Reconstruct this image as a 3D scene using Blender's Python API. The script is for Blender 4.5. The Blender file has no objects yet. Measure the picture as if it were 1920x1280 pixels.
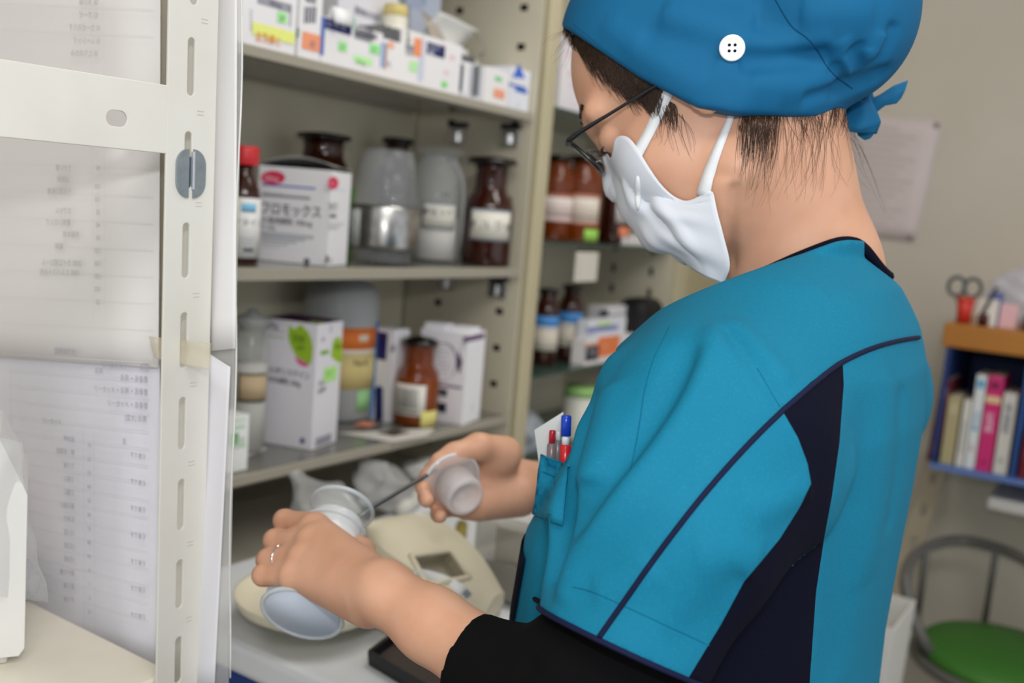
import bpy, bmesh, math, random
import numpy as np
from mathutils import Vector, Matrix
from mathutils.bvhtree import BVHTree

random.seed(7)
SC = bpy.context.scene
COL = SC.collection

# ------------------------------------------------------------------ camera
F_PX = 1850.0
AZ, PITCH, ROLL = (math.radians(a) for a in (32.8, 7.4, 4.8))
CAM = np.array([0.0, 0.0, 1.33])
FWD = np.array([-math.sin(AZ)*math.cos(PITCH), math.cos(AZ)*math.cos(PITCH), -math.sin(PITCH)])
_s0 = np.array([math.cos(AZ), math.sin(AZ), 0.0]); _u0 = np.cross(_s0, FWD)
SIDE = math.cos(ROLL)*_s0 + math.sin(ROLL)*_u0
UPV = -math.sin(ROLL)*_s0 + math.cos(ROLL)*_u0
cam_data = bpy.data.cameras.new('camera'); cam = bpy.data.objects.new('camera', cam_data); COL.objects.link(cam)
cam_data.sensor_width = 36.0; cam_data.lens = F_PX/1920*36.0; cam_data.clip_start = 0.02
cam.matrix_world = Matrix(((SIDE[0], UPV[0], -FWD[0], CAM[0]), (SIDE[1], UPV[1], -FWD[1], CAM[1]),
                           (SIDE[2], UPV[2], -FWD[2], CAM[2]), (0, 0, 0, 1)))
cam_data.dof.use_dof = True; cam_data.dof.focus_distance = 0.67; cam_data.dof.aperture_fstop = 4.6
SC.camera = cam

# ------------------------------------------------------------------ light and exposure
world = bpy.data.worlds.new('world'); SC.world = world; world.use_nodes = True
world.node_tree.nodes['Background'].inputs[0].default_value = (0.93, 0.96, 1.0, 1)
world.node_tree.nodes['Background'].inputs[1].default_value = 0.80
def area(name, loc, target, sx, sy, power, col=(1, 1, 1)):
    L = bpy.data.lights.new(name, 'AREA'); L.shape = 'RECTANGLE'; L.size = sx; L.size_y = sy; L.energy = power; L.color = col
    o = bpy.data.objects.new(name, L); COL.objects.link(o); o.location = loc
    o.rotation_euler = (Vector(target)-Vector(loc)).to_track_quat('-Z', 'Y').to_euler(); return o
area('ceiling_lamp_near', (0.55, -0.25, 2.42), (-0.3, 0.6, 1.0), 1.2, 0.4, 15, (1.0, 0.98, 0.95))
area('cabinet_fill_lamp', (-0.25, 1.25, 2.44), (-0.45, 1.25, 0.0), 0.3, 1.2, 9, (1.0, 0.97, 0.93))  # added lamp out of view, set before the cabinet to brighten its shelves
area('camera_flash', (0.02, -0.02, 1.47), tuple(np.array([0.02, -0.02, 1.47])+FWD), 0.06, 0.035, 2.0)
SC.view_settings.view_transform = 'Standard'; SC.view_settings.look = 'None'
SC.view_settings.gamma = 1.0; SC.view_settings.use_curve_mapping = False
SC.view_settings.exposure = 0.0

# ------------------------------------------------------------------ from photograph to place
def ray(x, y): return FWD + SIDE*((x-960)/F_PX) + UPV*((640-y)/F_PX)
def PD(x, y, d): return CAM + ray(x, y)*d
def _on(x, y, v, i):
    r = ray(x, y); return CAM + r*((v-CAM[i])/r[i])
def PX(x, y, v): return _on(x, y, v, 0)
def PY(x, y, v): return _on(x, y, v, 1)
def PZ(x, y, v): return _on(x, y, v, 2)
def proj(p):
    q = np.asarray(p, float)-CAM; w = q@FWD
    return 960+F_PX*(q@SIDE)/w, 640-F_PX*(q@UPV)/w, w

# ------------------------------------------------------------------ materials
def lin(h):
    h = h.lstrip('#'); c = [int(h[i:i+2], 16)/255 for i in (0, 2, 4)]
    return tuple(x/12.92 if x <= 0.04045 else ((x+0.055)/1.055)**2.4 for x in c)+(1.0,)
_M = {}
def mat(hexc, rough=0.5, metal=0.0, trans=0.0, ior=1.45, alpha=1.0, bump=None, var=None, sss=0.0, coat=0.0, sheen=0.0):
    key = (hexc, rough, metal, trans, ior, alpha, bump, var, sss, coat, sheen)
    if key in _M: return _M[key]
    m = bpy.data.materials.new('m_%d' % len(_M)); m.use_nodes = True; nt = m.node_tree; b = nt.nodes['Principled BSDF']
    I = b.inputs; I['Base Color'].default_value = lin(hexc); I['Roughness'].default_value = rough; I['Metallic'].default_value = metal
    I['Transmission Weight'].default_value = trans; I['IOR'].default_value = ior; I['Alpha'].default_value = alpha
    I['Coat Weight'].default_value = coat; I['Sheen Weight'].default_value = sheen
    if rough >= 0.7: I['Specular IOR Level'].default_value = 0.22 if rough < 0.79 else 0.12
    if sss:
        I['Subsurface Weight'].default_value = sss; I['Subsurface Radius'].default_value = (0.9, 0.35, 0.2); I['Subsurface Scale'].default_value = 0.006
    tc = None
    if bump or var: tc = nt.nodes.new('ShaderNodeTexCoord')
    if var:                                   # (noise scale, second colour, contrast lo, hi)
        n = nt.nodes.new('ShaderNodeTexNoise'); n.inputs['Scale'].default_value = var[0]; n.inputs['Detail'].default_value = 4
        r = nt.nodes.new('ShaderNodeValToRGB'); r.color_ramp.elements[0].position = var[2]; r.color_ramp.elements[1].position = var[3]
        r.color_ramp.elements[0].color = lin(hexc); r.color_ramp.elements[1].color = lin(var[1])
        nt.links.new(tc.outputs['Object'], n.inputs['Vector']); nt.links.new(n.outputs[0], r.inputs[0]); nt.links.new(r.outputs[0], I['Base Color'])
    if bump:                                  # (scale, strength, distance)
        n = nt.nodes.new('ShaderNodeTexNoise'); n.inputs['Scale'].default_value = bump[0]; n.inputs['Detail'].default_value = 3
        bp = nt.nodes.new('ShaderNodeBump'); bp.inputs['Strength'].default_value = bump[1]; bp.inputs['Distance'].default_value = bump[2]
        nt.links.new(tc.outputs['Object'], n.inputs['Vector']); nt.links.new(n.outputs[0], bp.inputs['Height']); nt.links.new(bp.outputs[0], I['Normal'])
    _M[key] = m; return m
def film(hexc, alpha, rough=0.15): return mat(hexc, rough, alpha=alpha)

# ------------------------------------------------------------------ mesh builder
def frame(o, x, y, z):
    return Matrix(((x[0], y[0], z[0], o[0]), (x[1], y[1], z[1], o[1]), (x[2], y[2], z[2], o[2]), (0, 0, 0, 1)))
def nrm(v):
    v = np.asarray(v, float); return v/np.linalg.norm(v)
def axis_frame(o, z, xhint=(1, 0, 0)):
    z = nrm(z); x = np.asarray(xhint, float)
    if abs(nrm(x)@z) > 0.95: x = np.array([0, 1.0, 0])
    x = nrm(x-z*(x@z)); return frame(o, x, np.cross(z, x), z)
_TXT = {}
def text_geo(s):
    if s not in _TXT:
        cu = bpy.data.curves.new('t', 'FONT'); cu.body = s; cu.size = 1.0; cu.resolution_u = 3; cu.offset = .014
        o = bpy.data.objects.new('t', cu); COL.objects.link(o)
        bpy.context.view_layer.update()
        me = bpy.data.meshes.new_from_object(o.evaluated_get(bpy.context.evaluated_depsgraph_get()))
        v = [tuple(x.co) for x in me.vertices]; f = [tuple(p.vertices) for p in me.polygons]
        bpy.data.objects.remove(o); bpy.data.curves.remove(cu); bpy.data.meshes.remove(me)
        _TXT[s] = (v, f)
    return _TXT[s]
_PL = {}
def plate_geo(splines, th, bev=0.0):
    """flat plate with holes from 2D outlines, thickness th, centred on z=0"""
    cu = bpy.data.curves.new('p', 'CURVE'); cu.dimensions = '2D'; cu.fill_mode = 'BOTH'; cu.extrude = th/2-bev; cu.bevel_depth = bev; cu.bevel_resolution = 1
    for s in splines:
        sp = cu.splines.new('POLY'); sp.points.add(len(s)-1); sp.use_cyclic_u = True
        for i, p in enumerate(s): sp.points[i].co = (p[0], p[1], 0, 1)
    o = bpy.data.objects.new('p', cu); COL.objects.link(o); bpy.context.view_layer.update()
    me = bpy.data.meshes.new_from_object(o.evaluated_get(bpy.context.evaluated_depsgraph_get()))
    v = [tuple(x.co) for x in me.vertices]; f = [tuple(p.vertices) for p in me.polygons]
    bpy.data.objects.remove(o); bpy.data.curves.remove(cu); bpy.data.meshes.remove(me)
    return v, f
def stadium(cx, cy, w, h, n=10):
    """upright obround outline"""
    r = min(w, h)/2; pts = []
    if h >= w:
        c = [(cx, cy+h/2-r, 0), (cx, cy-h/2+r, math.pi)]
    else:
        c = [(cx-w/2+r, cy, math.pi/2), (cx+w/2-r, cy, -math.pi/2)]
    for x, y, a0 in c:
        for i in range(n+1):
            a = a0+math.pi*i/n; pts.append((x+r*math.cos(a), y+r*math.sin(a)))
    return pts
def rect(x0, y0, x1, y1): return [(x0, y0), (x1, y0), (x1, y1), (x0, y1)]
class MB:
    def __init__(s): s.v = []; s.f = []; s.m = []; s.s = []
    def add(s, v, f, mi=0, smooth=False, M=None):
        k = len(s.v)
        if M is not None: v = [tuple(M @ Vector(p)) for p in v]
        s.v += [tuple(map(float, p)) for p in v]; s.f += [tuple(i+k for i in q) for q in f]
        s.m += [mi]*len(f); s.s += [smooth]*len(f); return s
    def box(s, lo, hi, mi=0, M=None, bev=0.0):
        bm = bmesh.new(); bmesh.ops.create_cube(bm, size=1.0)
        for q in bm.verts: q.co = Vector([(lo[i]+hi[i])/2+q.co[i]*(hi[i]-lo[i]) for i in range(3)])
        if bev: bmesh.ops.bevel(bm, geom=bm.edges[:], offset=bev, segments=2, affect='EDGES', profile=0.5)
        bm.verts.index_update()
        s.add([q.co[:] for q in bm.verts], [[w.index for w in f.verts] for f in bm.faces], mi, False, M); bm.free(); return s
    def lathe(s, prof, M=None, n=32, mi=0, smooth=True, sx=1.0):
        v = []; f = []
        for r, z in prof:
            for i in range(n):
                a = 2*math.pi*i/n; v.append((r*math.cos(a)*sx, r*math.sin(a), z))
        for j in range(len(prof)-1):
            for i in range(n):
                a = j*n+i; b = j*n+(i+1) % n; f.append((a, b, b+n, a+n))
        if prof[0][0] > 1e-6: f.append(tuple(range(n))[::-1])
        if prof[-1][0] > 1e-6: f.append(tuple((len(prof)-1)*n+i for i in range(n)))
        return s.add(v, f, mi, smooth, M)
    def tube(s, pts, r, n=8, mi=0, closed=False, flat=1.0, up=None):
        pts = [np.asarray(p, float) for p in pts]; N = len(pts); v = []; f = []; rr = r if hasattr(r, '__len__') else [r]*N
        prev = None
        for i in range(N):
            a = pts[i-1] if (i > 0 or closed) else pts[i]; b = pts[(i+1) % N] if (i < N-1 or closed) else pts[i]
            t = nrm(b-a) if np.linalg.norm(b-a) > 1e-9 else np.array([0, 0, 1.0])
            if up is not None: h = np.asarray(up[i] if np.ndim(up) > 1 else up, float)
            else: h = prev if prev is not None else (np.array([0, 0, 1.0]) if abs(t[2]) < 0.9 else np.array([1.0, 0, 0]))
            x = nrm(h-t*(h@t)); y = np.cross(t, x); prev = x
            for k in range(n):
                q = 2*math.pi*k/n; v.append(pts[i]+x*(rr[i]*flat*math.cos(q))+y*(rr[i]*math.sin(q)))
        for i in range(N if closed else N-1):
            for k in range(n):
                a = i*n+k; b = i*n+(k+1) % n; c = ((i+1) % N)*n; f.append((a, b, c+(k+1) % n, c+k))
        if not closed: f.append(tuple(range(n))[::-1]); f.append(tuple((N-1)*n+k for k in range(n)))
        return s.add(v, f, mi, True)
    def loft(s, rings, mi=0, smooth=True, cap=True, M=None):
        n = len(rings[0]); v = [p for r in rings for p in r]; f = []
        for j in range(len(rings)-1):
            for i in range(n): f.append((j*n+i, j*n+(i+1) % n, (j+1)*n+(i+1) % n, (j+1)*n+i))
        if cap: f.append(tuple(range(n))[::-1]); f.append(tuple((len(rings)-1)*n+i for i in range(n)))
        return s.add(v, f, mi, smooth, M)
    def grid(s, P, mi=0, smooth=True, th=0.0):
        """P[j][i] points -> sheet; th gives it a real thickness"""
        P = np.asarray(P, float); J, I, _ = P.shape
        f = [(j*I+i, j*I+i+1, (j+1)*I+i+1, (j+1)*I+i) for j in range(J-1) for i in range(I-1)]
        if not th: return s.add(P.reshape(-1, 3), f, mi, smooth)
        du = np.gradient(P, axis=1); dv = np.gradient(P, axis=0); N = np.cross(du, dv); N /= np.linalg.norm(N, axis=2, keepdims=True)+1e-12
        Q = P-N*th; k = J*I
        g = [tuple(k+q for q in t[::-1]) for t in f]
        rim = [j*I for j in range(J)]+[(J-1)*I+i for i in range(1, I)]+[j*I+I-1 for j in range(J-2, -1, -1)]+[i for i in range(I-2, 0, -1)]
        e = [(rim[a], rim[(a+1) % len(rim)], k+rim[(a+1) % len(rim)], k+rim[a]) for a in range(len(rim))]
        return s.add(np.concatenate([P.reshape(-1, 3), Q.reshape(-1, 3)]), f+g+e, mi, smooth)
    def text(s, t, size, M, mi=0, align='l', sx=1.0):
        v, f = text_geo(t); 
        if not v: return s
        x0 = min(p[0] for p in v); x1 = max(p[0] for p in v); o = {'l': x0, 'c': (x0+x1)/2, 'r': x1}[align]
        return s.add([((p[0]-o)*size*sx, p[1]*size, 0) for p in v], f, mi, False, M)
    def plate(s, splines, th, M=None, mi=0, bev=0.0):
        v, f = plate_geo(splines, th, bev); return s.add(v, f, mi, False, M)
def wloc(o):
    t = Vector((0, 0, 0))
    while o is not None: t = t+Vector(o.location); o = o.parent
    return t
def obj(name, mb, mats, parent=None, loc=None, subd=0):
    """ONE mesh object; vertices are given in world space"""
    if not isinstance(mats, (list, tuple)): mats = [mats]
    L = Vector(loc) if loc is not None else Vector((0, 0, 0)); base = L+(wloc(parent) if parent else Vector((0, 0, 0)))
    me = bpy.data.meshes.new(name); me.from_pydata([tuple(Vector(p)-base) for p in mb.v], [], mb.f)
    for m in mats: me.materials.append(m)
    me.polygons.foreach_set('material_index', mb.m); me.polygons.foreach_set('use_smooth', mb.s); me.update()
    o = bpy.data.objects.new(name, me); COL.objects.link(o); o.location = L
    if parent: o.parent = parent
    if subd:
        sd = o.modifiers.new('sub', 'SUBSURF'); sd.levels = subd; sd.render_levels = subd
    return o
def tag(o, label, cat, group=None, kind=None):
    o['label'] = label; o['category'] = cat
    if group: o['group'] = group
    if kind: o['kind'] = kind
    return o
def thing(name, label, cat, loc, group=None):
    o = bpy.data.objects.new(name, None); o.empty_display_size = 0.02; COL.objects.link(o); o.location = tuple(float(x) for x in loc); return tag(o, label, cat, group)
def struct(name, mb, mats): 
    o = obj(name, mb, mats); o['kind'] = 'structure'; return o
# ================================================================== the room
M_WALL = mat('#cfc8bb', 0.85, var=(3, '#c8c1b3', 0.35, 0.7), bump=(220, 0.15, 0.001))
M_FLOOR = mat('#9a9588', 0.45, var=(6, '#8c877a', 0.3, 0.7))
M_CEIL = mat('#e4e2dc', 0.9)
YW, XL, XR = 2.64, -1.30, 1.9
struct('floor', MB().box((XL-.1, -1.6, -.1), (XR, YW+.1, 0)), M_FLOOR)
struct('ceiling', MB().box((XL-.1, -1.6, 2.5), (XR, YW+.1, 2.6)), M_CEIL)
struct('wall_left', MB().box((XL-.1, -1.6, 0), (XL, YW+.1, 2.5)), M_WALL)
struct('wall_end', MB().box((XL, YW, 0), (XR, YW+.1, 2.5)), M_WALL)
struct('baseboard_end', MB().box((-.7, YW-.012, 0), (XR, YW, .08)), mat('#6f6a60', 0.5))

# ================================================================== medicine cabinets
M_BEIGE = mat('#c9bf9f', 0.42, var=(5, '#bdb393', 0.35, 0.75))
M_BEIGEIN = mat('#d6cfba', 0.4, var=(4, '#cdc5ae', 0.35, 0.7))
M_GREYSH = mat('#a7a193', 0.35); M_SHTOP = mat('#77766f', 0.16, var=(3, '#6f6e68', .4, .7))
M_DARK = mat('#1c1b19', 0.6)
M_CHROME = mat('#c9c9c9', 0.18, metal=1.0)
M_GLASSSH = mat('#5b7a70', 0.08, trans=0.55, ior=1.5)
XC, XB = -0.94, -1.205
YD0, YD1 = 1.472, 1.535          # the upright between the two cabinets
Z_TOP, Z_MID, Z_LOW = 1.503, 1.236, 0.970
cab = thing('medicine_cabinet', 'beige steel medicine cabinet with grey shelves full of boxes and jars', 'cabinet', (XC, 1.0, 0))
obj('back_panel', MB().box((XB-.012, .60, 0), (XB, YD0, 2.0)), M_BEIGEIN, cab)
# right side panel with rows of square slots: plate in (x,z) with holes
holes = []
for x in (-1.125, -0.985):
    for k in range(18):
        z = 0.62+k*0.0665; holes.append(rect(x-.009, z-.006, x+.009, z+.006))
Mside = frame((0, YD0+.006, 0), (1, 0, 0), (0, 0, 1), (0, -1, 0))
obj('side_panel', MB().plate([rect(XB, 0, XC-.004, 2.0)]+holes, .004, Mside), M_BEIGEIN, cab)
obj('slot_backing', MB().box((XB, YD0+.020, .6), (XC-.02, YD0+.022, 1.9)), M_DARK, cab)
obj('side_panel', MB().box((XB, .588, 0), (XC, .60, 2.0)), M_BEIGEIN, cab)
obj('plinth', MB().box((XB, .60, 0), (XC-.02, YD0, .06)), M_BEIGE, cab)
obj('top_panel', MB().box((XB-.012, .588, 2.0), (XC, YD0, 2.02)), M_BEIGE, cab)
for z, front in ((Z_TOP, .014), (Z_MID, .017), (Z_LOW, .014), (0.45, .014), (1.80, .014)):
    s = MB().box((XB+.001, .602, z-.0046), (XC-.006, YD0-.006, z-.0006), 1)
    s.box((XC-.006, .602, z-front), (XC, YD0-.006, z-.0006), bev=.0012)
    s.box((XC-.030, .602, z-front), (XC-.026, YD0-.006, z-.004))
    obj('shelf', s, [M_GREYSH, M_SHTOP], cab)
def clip(x, z, parent):
    c = MB(); y = YD0+.004
    c.box((x-.019, y-.014, z-.010), (x+.019, y-.003, z-.001), 1, bev=.001)
    c.box((x-.019, y-.012, z-.040), (x+.019, y-.009, z-.010), 0, bev=.0008)
    c.box((x-.008, y-.020, z-.038), (x+.004, y-.010, z-.016), 0, bev=.003)
    obj('shelf_clip', c, [M_CHROME, M_DARK], parent)
for z in (Z_TOP, Z_MID):
    for x in (-1.100, -0.985): clip(x, z-.018, cab)
cab2 = thing('glass_shelf_cabinet', 'beige steel cabinet with glass shelves, right of the grey-shelved one', 'cabinet', (XC, 1.8, 0))
up = MB().box((XC-.045, YD0+.026, 0), (XC, YD1, 2.02), bev=.004)
obj('upright', up, M_BEIGE, cab2)
Y2 = 2.16
obj('back_panel', MB().box((XB-.012, YD1, 0), (XB, Y2, 2.0)), M_BEIGEIN, cab2)
obj('side_panel', MB().box((XB-.012, YD0+.026, 0), (XC-.046, YD0+.034, 2.0)), M_BEIGEIN, cab2)
holes = []
for x in (-1.10, -1.00):
    for k in range(22):
        z = 0.62+k*0.05; holes.append(rect(x-.006, z-.010, x+.006, z+.010))
obj('side_panel', MB().plate([rect(XB, 0, XC-.004, 2.0)]+holes, .004, frame((0, Y2-.03, 0), (1, 0, 0), (0, 0, 1), (0, -1, 0))), M_BEIGEIN, cab2)
obj('slot_backing', MB().box((XB, Y2-.018, .6), (XC-.02, Y2-.016, 1.9)), M_DARK, cab2)
obj('upright', MB().box((XC-.045, Y2-.012, 0), (XC, Y2+.05, 2.02), bev=.004), M_BEIGE, cab2)
obj('top_panel', MB().box((XB-.012, YD0+.026, 2.0), (XC, Y2+.05, 2.02)), M_BEIGE, cab2)
ZG1 = PX(1130, 458, XC-.012)[2]; ZG2 = PX(1040, 697, XC-.012)[2]; ZG0 = PX(1060, 203, XC-.012)[2]
for z in (ZG1, ZG2, ZG0, .5):
    obj('glass_shelf', MB().box((XB+.002, YD1-.025, z-.006), (XC-.012, Y2-.036, z-.0006), bev=.001), M_GLASSSH, cab2)
# plain cabinet beyond
cab3 = thing('storage_cabinet', 'plain beige steel cabinet front beside the glass shelves', 'cabinet', (XC, 2.36, 0))
obj('cabinet_body', MB().box((XB, Y2+.052, 0), (XC-.02, YW-.002, 2.02), bev=.004), M_BEIGE, cab3)
obj('door', MB().box((XC-.019, Y2+.056, .06), (XC, YW-.006, 1.99), bev=.003), mat('#b5aa86', 0.45), cab3)
# ================================================================== slotted steel rack at the left
M_RACK = mat('#e1dfd7', 0.38, var=(9, '#d9d6cc', 0.4, 0.75), bump=(900, 0.12, 0.0004))
XR_ = -0.615                                            # outer plane of the rack's long side
pT = PX(362, 0, XR_); pB = PX(334, 1280, XR_)
up_ = nrm(pT-pB)
rack = thing('slotted_steel_rack', 'white slotted steel rack with a bolted beam and cream shelf, at the left edge', 'rack', (XR_, .45, 0))
n_ = nrm(np.cross([0, 1.0, 0], up_)); y_ = np.cross(up_, n_)
oP = PX(361.5, 20, XR_)                                   # a point on the slot line
def zz(px, py):                                          # height along the post of a pixel on its face
    r = ray(px, py); t = ((oP-CAM)@n_)/(r@n_); return (CAM+r*t-oP)@up_
def yy(px, py):
    r = ray(px, py); t = ((oP-CAM)@n_)/(r@n_); return (CAM+r*t-oP)@y_
yl = (yy(319, 0)+yy(291, 1270))/2; yr = (yy(406, 0)+yy(377, 1270))/2
slots = []
for (x, y, h) in ((363, -45, 112), (357, 125, 112), (351, 300, 110), (347, 469, 106), (343, 637, 106), (340, 793, 100), (338, 945, 97), (335, 1094, 93), (333, 1236, 88)):
    a = zz(x, y-h/2); b = zz(x, y+h/2); c = (a+b)/2; slots.append(stadium(yy(x, y), c, .0075, a-b))
zb0 = slots[-1][0][1]; zlow = -oP[2]/up_[2]; ztop = (2.0-oP[2])/up_[2]
k = 1
while zb0-k*.0565 > zlow+.05: slots.append(stadium(yy(333, 1236), zb0-.03-k*.0585, .0075, .040)); k += 1
Mp = frame(oP, y_, up_, n_)
post = MB().plate([rect(yl, zlow, yr, ztop)]+slots, .0022, Mp, 0, .0005)
def bx(mb, y0, z0, x0, y1, z1, x1, mi=0, bev=0):          # box in post coordinates (along flange, up, outward)
    mb.box((y0, z0, x0), (y1, z1, x1), mi, Mp, bev); return mb
bx(post, yr-.0022, zlow, -.042, yr, ztop, -.001)           # second flange of the angle
em = post
for (x, y) in ((382, 40), (374, 212), (371, 383), (366, 553), (361, 720), (357, 868), (355, 1018), (352, 1160)):
    for d in (-4, 4):
        a = zz(x, y+d*.85); c = yy(x, y); em.box((c-.003, a-.00025, .0009), (c+.003, a+.00025, .00135), 1, Mp)
post_o = obj('post', post, [M_RACK, mat('#c2bfb4', 0.5)], rack)
# beam: its face, lips and obround hole
def beam_pt(px, py):
    return yy(px, py), zz(px, py)
bt0, bt1 = zz(0, 112), zz(305, 160); bb0, bb1 = zz(0, 255), zz(305, 286)
ya, yb = yy(0, 180), yl-.0006
sl = (bt1-bt0)/(yb-ya); slb = (bb1-bb0)/(yb-ya); yE = ya-.42
out = [(yE, bb0+slb*(yE-ya)), (yb, bb1), (yb, bt1), (yE, bt0+sl*(yE-ya))]
hy, hz = yy(217.5, 222), zz(217.5, 222)
beam = MB().plate([out, stadium(hy, hz, abs(yy(238.5, 222)-yy(196.5, 222)), zz(217.5, 206)-zz(217.5, 239))], .0022, Mp, 0, .0005)
beam_o = obj('beam', beam, M_RACK, rack)
lip = MB()
for q, sgn in ((out[:2], 1), (out[2:], -1)):
    (a0, b0), (a1, b1) = q
    P4 = [Mp @ Vector((a0, b0, -.001)), Mp @ Vector((a1, b1, -.001)), Mp @ Vector((a1, b1, -.026)), Mp @ Vector((a0, b0, -.026))]
    P8 = P4+[p+Vector(up_)*(.002*sgn) for p in P4]
    lip.add([tuple(p) for p in P8], [(0, 1, 2, 3), (7, 6, 5, 4), (0, 4, 5, 1), (1, 5, 6, 2), (2, 6, 7, 3), (3, 7, 4, 0)])
obj('beam_lip', lip, M_RACK, beam_o)
# steel clip driven through the slot
cz, cy = zz(355, 325), yy(354.5, 325)
u1 = (yy(381, 325)-yy(329, 325))/52; hh = (zz(355, 281)-zz(355, 371))
cl = MB()
def halfdisc(s):
    pts = []; w = 22*u1; e0 = 5*u1
    for i in range(9): a = math.pi/2*i/8; pts.append((s*(e0+w*math.sin(a)), hh/2-w*1.1*(1-math.cos(a))))
    for i in range(9): a = math.pi/2*i/8; pts.append((s*(e0+w*math.cos(a)), -hh/2+w*1.1*(1-math.sin(a))))
    pts = [(s*e0, hh/2)]+pts[1:]
    return pts if s < 0 else pts[::-1]
for s in (-1, 1): cl.plate([halfdisc(s)], .0016, Mp @ Matrix.Translation((cy, cz, .0021)), 0, .0003)
cl.box((cy-5.5*u1, cz-hh*.36, -.004), (cy+5.5*u1, cz+hh*.36, .0004), 0, Mp)
cl.box((cy+2.2*u1, cz-hh*.34, .0004), (cy+6.5*u1, cz+hh*.46, .0032), 1, Mp, .0006)  # pale bar: highlight on the clip's tongue put in as brighter metal
cl.box((cy-5*u1, cz-hh*.36, .0004), (cy+2.1*u1, cz+hh*.34, .0006), 2, Mp)  # dark strip: shade left of the highlight put in as darker metal
obj('slot_clip', cl, [mat('#949da1', 0.3, metal=0.35, var=(160, '#879095', 0.35, 0.7)), mat('#d9dde2', .22, metal=.6), mat('#33414e', .3, metal=.5)], rack)
# shelf
ZS = 0.942; YS = 0.497
obj('shelf_board', MB().box((-1.12, -.45, ZS-.028), (XR_-.004, YS, ZS-.0006), bev=.002), mat('#efe9d9', 0.4, var=(12, '#e6dfcc', 0.4, 0.75)), rack)
for (x, y) in ((-1.118, -.45), (XR_-.03, -.45), (-1.118, YS-.03)):
    obj('post', MB().box((x, y, 0), (x+.028, y+.002, 2.0)).box((x, y, 0), (x+.002, y+.03, 2.0)), M_RACK, rack)
obj('shelf_board', MB().box((-1.12, -.45, .12), (XR_-.004, YS, .148), bev=.002), mat('#efe9d9', 0.4), rack)
# papers in clear sleeves hung on the end of the rack; seen from the back
YP = YS+.012
def P2(px, py): return PY(px, py, YP)
sheets = thing('document_sleeve', 'clear document sleeve hung on the rack end, its papers seen from the back', 'document sleeve', (-.72, YP, .94))
def sheet(corners, off, mb, mi, th=.0004):
    c = [np.array(P2(*q))+np.array([0, off, 0]) for q in corners]
    P = np.array([[c[0]*(1-s)*(1-t)+c[1]*s*(1-t)+c[2]*s*t+c[3]*(1-s)*t for s in np.linspace(0, 1, 9)] for t in np.linspace(0, 1, 13)])
    J, I, _ = P.shape
    P[:, :, 1] += .0012*np.sin(np.linspace(0, 5, J))[:, None]*np.sin(np.linspace(0, 3, I))[None, :]
    return mb.grid(P, mi, True, th)
M_PAPER = mat('#ecebf3', 0.75, var=(14, '#e7e6ee', 0.35, 0.75))
upm = sheet([(-260, -60), (293, -40), (290, 690), (-260, 650)], .004, MB(), 0)
lom = sheet([(-240, 624), (284, 664), (290, 1262), (-240, 1090)], .008, MB(), 0)
def ptxt(mb, s, px, py, size, slope, mi=0):
    """mirrored print showing through the sheet: written right to left as seen from here"""
    o = P2(px, py)+np.array([0, -.0012, 0]); q = P2(px-60, py-60*slope)+np.array([0, -.0012, 0]); x = nrm(q-o); z = np.array([0, 0, 1.0]); up = nrm(z-x*(x@z))
    mb.text(s, size, frame(o, x, up, np.cross(x, up)), mi)
def pline(mb, x0, y0, x1, y1, w=.00035):
    a = P2(x0, y0)+np.array([0, -.0011, 0]); b = P2(x1, y1)+np.array([0, -.0011, 0]); d = nrm(b-a); n = np.cross(d, [0, 1.0, 0])*w
    mb.add([a-n, b-n, b+n, a+n], [(0, 1, 2, 3)])
g = MB(); t = MB()
for i in range(16):                                     # ruled lines of the lower form
    y = 668+i*31; x0 = max(18, 18+(i-11)*9) ; pline(g, 281, y+12+i*1.2, x0, y-4-i*2.4)
for x0, x1 in ((158, 160), (178, 180)): pline(g, x0, 805, x1, 1180)
pline(g, 20, 660, 24, 800)
for k, (s, px, py) in enumerate((('用法', 282, 692), ('用法', 196, 700), ('+ メッセージ', 240, 690), ('(大包み作成)', 145, 665), ('患者名 + 用法', 280, 716), ('患者名 + 用法 + メッセージ', 280, 740), ('患者名 + メッセージ', 280, 765), ('用法 (大型)', 278, 790), ('メッセージ', 118, 795), ('法', 240, 832))):
    ptxt(t, s, px, py, .0060, .08)
rows = ('起床時', '朝・就寝前', '毎食後', '食前に', '食間に', '寝る前に', '頓用で', '1日1回', '1日2回', '1日3回', '朝夕食後', '昼食後', '夕食後')
for i, s in enumerate(rows):
    ptxt(t, s, 142, 828+i*25, .0056, .16); ptxt(t, '%02d' % (i+1), 173, 838+i*26, .0052, .16)
    if i % 2 == 0: ptxt(t, '食後です', 276, 860+i*25, .0052, .18)
g2 = MB(); t2 = MB()
for i, s in enumerate(('80', '100', '120', '30', '40', '50', '120', '150', '100', '102', '20')):
    ptxt(t2, s, 190, 330+i*24 if i > 0 else 320, .0058, .03)
for i, (s, x) in enumerate((('うがい薬', 136, ), ('点眼剤', 132), ('外用薬の軟膏', 136), ('カプセル', 136), ('散剤シロップ', 134), ('内服水剤', 150), ('錠剤', 120))):
    ptxt(t2, s, x, 320+i*22+(14 if i > 2 else 0), .0060, .02)
for i, (s, x) in enumerate((('2000 カイロ用ロール', 155), ('1000 エルバスト大判', 150))): ptxt(t2, s, x, 498+i*18, .0064, .02)
for i, (s, x) in enumerate((('08 大小袋', 186), ('02 ガーゼ', 186), ('10 カーゼのうす', 190), ('10 レーシック', 190), ('30 とりのかみ', 186))): ptxt(t2, s, x, 10+i*24, .0062, .03)
for i in range(13):
    if not 110 < 12+i*50 < 290: pline(g2, 290, 14+i*50+5, 0, 6+i*50, .0002)
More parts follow.
